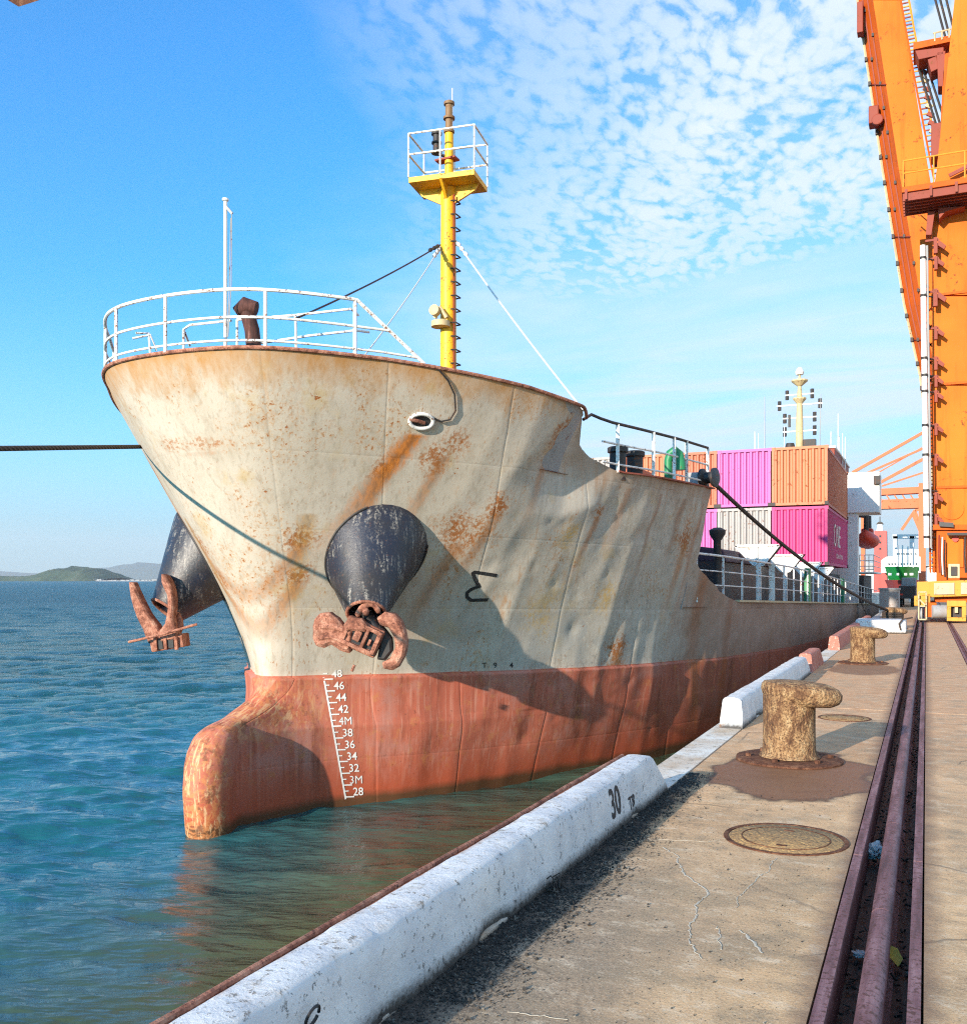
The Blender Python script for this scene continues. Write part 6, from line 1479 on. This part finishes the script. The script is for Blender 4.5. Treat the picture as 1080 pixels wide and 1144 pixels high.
# ================================================================== FAR END OF THE PORT
fc = thing('far_crane', 'faded salmon crane with horizontal boom far behind the ship', 'crane', PG(1028, 660))
FY = 150.0
def fcc(name, pts, dep, mat='salmon', Y=FY): g = G(); g.prism([PY(a, b, Y) for a, b in pts], (0, dep, 0)); return child(g.done(name, mat), fc)
fcc('boom', [(962, 547), (1040, 543), (1040, 550), (962, 554)], 2); fcc('lower_boom', [(966, 559), (1040, 556), (1040, 567), (966, 569)], 2)
fcc('leg', [(961.5, 650), (966, 650), (966, 550), (961.5, 550)], 1.5); fcc('boom_end', [(958, 574), (968, 574), (968, 569), (958, 569)], 1)
for (a, b, r_) in (((952, 528), (1040, 478), .25), ((958, 533), (1040, 497), .18), ((972, 545), (1040, 508), .25), ((985, 543), (1040, 525), .14), ((972, 533), (1030, 500), .1)):
    child(G().bar(PY(*a, FY), PY(*b, FY), r_ * 1.6, r_ * 1.6).done('boom_stay', 'salmon'), fc)
for i in range(7): child(G().bar(PY(972 + i * 9, 553, FY), PY(976.5 + i * 9, 560, FY), .2, .2).done('boom_lattice', 'salmon'), fc)
child(G().box(PY(1026, 575, FY).x, PY(1034, 575, FY).x, FY - .6, FY - .1, 0, PY(1030, 540, FY).z).done('leg', 'salmon'), fc)
jc = thing('jib_crane', 'small salmon crane with an angled jib far off behind the second ship', 'crane', PG(1022, 660))
for (a, b, w_) in (((1007, 592), (1022, 570), .5), ((1022, 570), (1029, 590), .4), ((1020, 574), (1033, 604), .7), ((1022, 570), (1027, 569), .5)): child(G().bar(PY(*a, 200), PY(*b, 200), w_, w_).done('jib_bar', 'salmon'), jc)
child(G().box(PY(1029, 600, 200).x, PY(1033, 600, 200).x, 200, 202, 0, PY(1030, 600, 200).z).done('tower', 'salmon'), jc)
gt = thing('gantry_frame', 'pale grey gantry frame behind the white superstructure of the second ship', 'gantry', PG(1010, 660))
for (a, b) in (((997, 599.5), (1038, 599.5)), ((1000, 599), (1000, 640)), ((1018.5, 599), (1018.5, 640)), ((1000, 618), (1030, 618)), ((1030, 600), (1030, 640))):
    child(G().bar(PY(*a, 170), PY(*b, 170), .7, .7).done('beam', 'greysteel2'), gt)
# second ship, moored ahead
s2 = thing('green_hulled_ship', 'second ship with bright green and red hull far along the quay', 'ship', PG(1008, 664, WL))
def s2c(name, pts, dep, mat, Y): g = G(); g.prism([PY(a, b, Y) for a, b in pts], (0, dep, 0)); return child(g.done(name, mat), s2)
def bowhull(name, y0_, y1_, mat, Yb, flare):
    V = []; F2 = []; rows = 7; cols_ = 13
    for j in range(rows):
        t = j / (rows - 1); yy_ = y0_ + (y1_ - y0_) * t
        for i in range(cols_):
            u = i / (cols_ - 1) * 2 - 1; wd = 19 - 3.5 * t * flare; c_x = 1007 + 1.5 * t; Yd = Yb + 9 * abs(u) ** 2.2 + 2.5 * t
            V.append(tuple(PY(c_x + u * wd, yy_, Yd)))
    for j in range(rows - 1):
        for i in range(cols_ - 1): a = j * cols_ + i; F2.append((a, a + 1, a + 1 + cols_, a + cols_))
    return child(mesh_obj(name, V, F2, mat, smooth=True), s2)
bowhull('green_bow', 633, 648, 'hullgreen', 104, .8); bowhull('red_bow', 648.01, 664, 'hullred', 106, 1.6)
s2c('foredeck', [(989, 637), (1026, 637), (1026, 633.5), (989, 633.5)], 10, 'hullgreen', 113)
for (x_, w_) in ((992, 4), (1001, 3), (1010, 3), (1016, 4)): child(G().bar(PY(x_, 641.5, 103.6), PY(x_ + w_, 641.5, 103.6), .05, .22).done('bow_lettering', 'markwhite'), s2)
s2c('deckhouse', [(984, 640), (1028, 640), (1028, 622), (990, 622), (984, 626)], 12, 'superwhite', 128); s2c('upper_deckhouse', [(998, 622), (1026, 622), (1026, 614), (998, 614)], 10, 'superwhite', 130)
for i in range(9): s2c('window', [(1001 + i * 2.6, 619.5), (1002.6 + i * 2.6, 619.5), (1002.6 + i * 2.6, 618), (1001 + i * 2.6, 618)], .1, 'glass', 129.8)
for i in range(10): s2c('window', [(992 + i * 3.4, 631), (993.3 + i * 3.4, 631), (993.3 + i * 3.4, 629), (992 + i * 3.4, 629)], .1, 'glass', 127.8)
for x_ in (1003, 1008, 1014, 1020): child(G().tube([PY(x_, 634, 106), PY(x_, 606 + (x_ % 5), 106)], .07, 5).done('deck_mast', 'greysteel2'), s2)
tw = thing('red_tower', 'pinkish red tower with a lamp on top beyond the orange lifeboat', 'tower', PG(983, 662))
def twc(name, pts, dep, mat, Y=140): g = G(); g.prism([PY(a, b, Y) for a, b in pts], (0, dep, 0)); child(g.done(name, mat), tw)
twc('tower_body', [(975.5, 662), (991, 662), (990, 593), (976.5, 593)], 3, 'hullred'); twc('tower_cap', [(979, 593), (986, 593), (985, 586), (980, 586)], 1.5, 'superwhite'); twc('lamp', [(978.5, 585.5), (987, 585.5), (985, 583), (981, 583)], 1, 'dark'); twc('finial', [(982.2, 583), (983.2, 583), (983.2, 577), (982.2, 577)], .3, 'dark')
for (y_) in (598, 605, 612): twc('window', [(982, y_ + 2), (984, y_ + 2), (984, y_), (982, y_)], .05, 'glass', 139.9)
# clutter at the far quay
for (x0_, x1_, y0_, y1_, Y_, mat, nm, lb_, ct) in (
    (982, 1004, 659, 672, 55, 'c_white', 'pale_crate', 'pale pinkish box standing on the quay below the green ship', 'box'),
    (1008, 1024, 664, 675, 62, 'dark', 'dark_vehicle', None, None),
    (1015, 1022, 650, 660, 75, 'superwhite', 'white_cabin', 'small white cabin between the green ship and the crane', 'cabin')):
    if lb_ is None: continue
    a = PY(x0_, y1_, Y_); b = PY(x1_, y0_, Y_); t = thing(nm, lb_, ct, (a.x, Y_, 0)); child(G().box(a.x, b.x, Y_, Y_ + 2, 0, b.z).done('body', mat, bevel=.04), t)
    child(G().box(a.x - .05, b.x + .05, Y_ - .05, Y_ + 2.05, b.z + .002, b.z + .08).done('lid', 'grey'), t)
# parked truck seen from behind
Y_ = 62; a = PY(1009, 676, Y_); b = PY(1024, 663, Y_); tr = thing('parked_truck', 'dark truck parked on the quay beyond the third bollard', 'truck', ((a.x + b.x) / 2, Y_, 0))
xm = (a.x + b.x) / 2; child(G().box(xm - .62, xm + .3, Y_, Y_ + 5, .5, 1.25).done('cargo_bed', 'dark', bevel=.03), tr); child(G().box(xm - .58, xm + .28, Y_ + 5.05, Y_ + 6.8, .45, 1.75).done('cab', 'grey', bevel=.08), tr)
for dy in (.9, 5.8):
    for dx in (-.52, .12): child(G().lathe([(.32, -.1), (.32, .1)], (xm + dx, Y_ + dy, .32), (1, 0, 0), 18).done('wheel', 'black'), tr)
child(G().box(xm - .55, xm - .38, Y_ - .03, Y_ - .002, .7, .8).done('tail_light', 'lifeboat'), tr)
# low quay clutter and sheds at the far end
for i, (x0_, x1_, y0_, Y_, mat, lb_) in enumerate(((1036, 1120, 632, 260, 'superwhite', 'long white warehouse far behind the crane foot'), (930, 1000, 636, 300, 'greysteel2', 'grey shed on the far shore behind the ship'))):
    a = PY(x0_, HOR, Y_); b = PY(x1_, y0_, Y_); t = thing('warehouse', lb_, 'warehouse', (a.x, Y_, 0)); child(G().box(a.x, b.x, Y_, Y_ + 30, -2.2, b.z).done('wall', mat), t)
    m_ = (a.x + b.x) / 2; child(G().prism([(a.x - 1, Y_ - 1, b.z), (b.x + 1, Y_ - 1, b.z), (m_, Y_ - 1, b.z + 2.4)], (0, 32, 0)).done('roof', 'grey'), t)
# ---- sea air
hm = bpy.data.materials.new('sea_haze'); hm.use_nodes = True; hn = hm.node_tree; hn.nodes.remove(hn.nodes['Principled BSDF'])
pv = hn.nodes.new('ShaderNodeVolumePrincipled'); pv.inputs['Color'].default_value = (.93, .97, 1.0, 1); pv.inputs['Density'].default_value = 7.0e-5; pv.inputs['Anisotropy'].default_value = .2
hn.links.new(pv.outputs[0], hn.nodes['Material Output'].inputs['Volume'])
g = G(); g.box(-17000, 5000, -1500, 19000, -8, 900); o = g.done('haze', hm); tag(o, kind='stuff'); hm.cycles.homogeneous_volume = True if hasattr(hm.cycles, 'homogeneous_volume') else None
print('objects', len(bpy.data.objects))
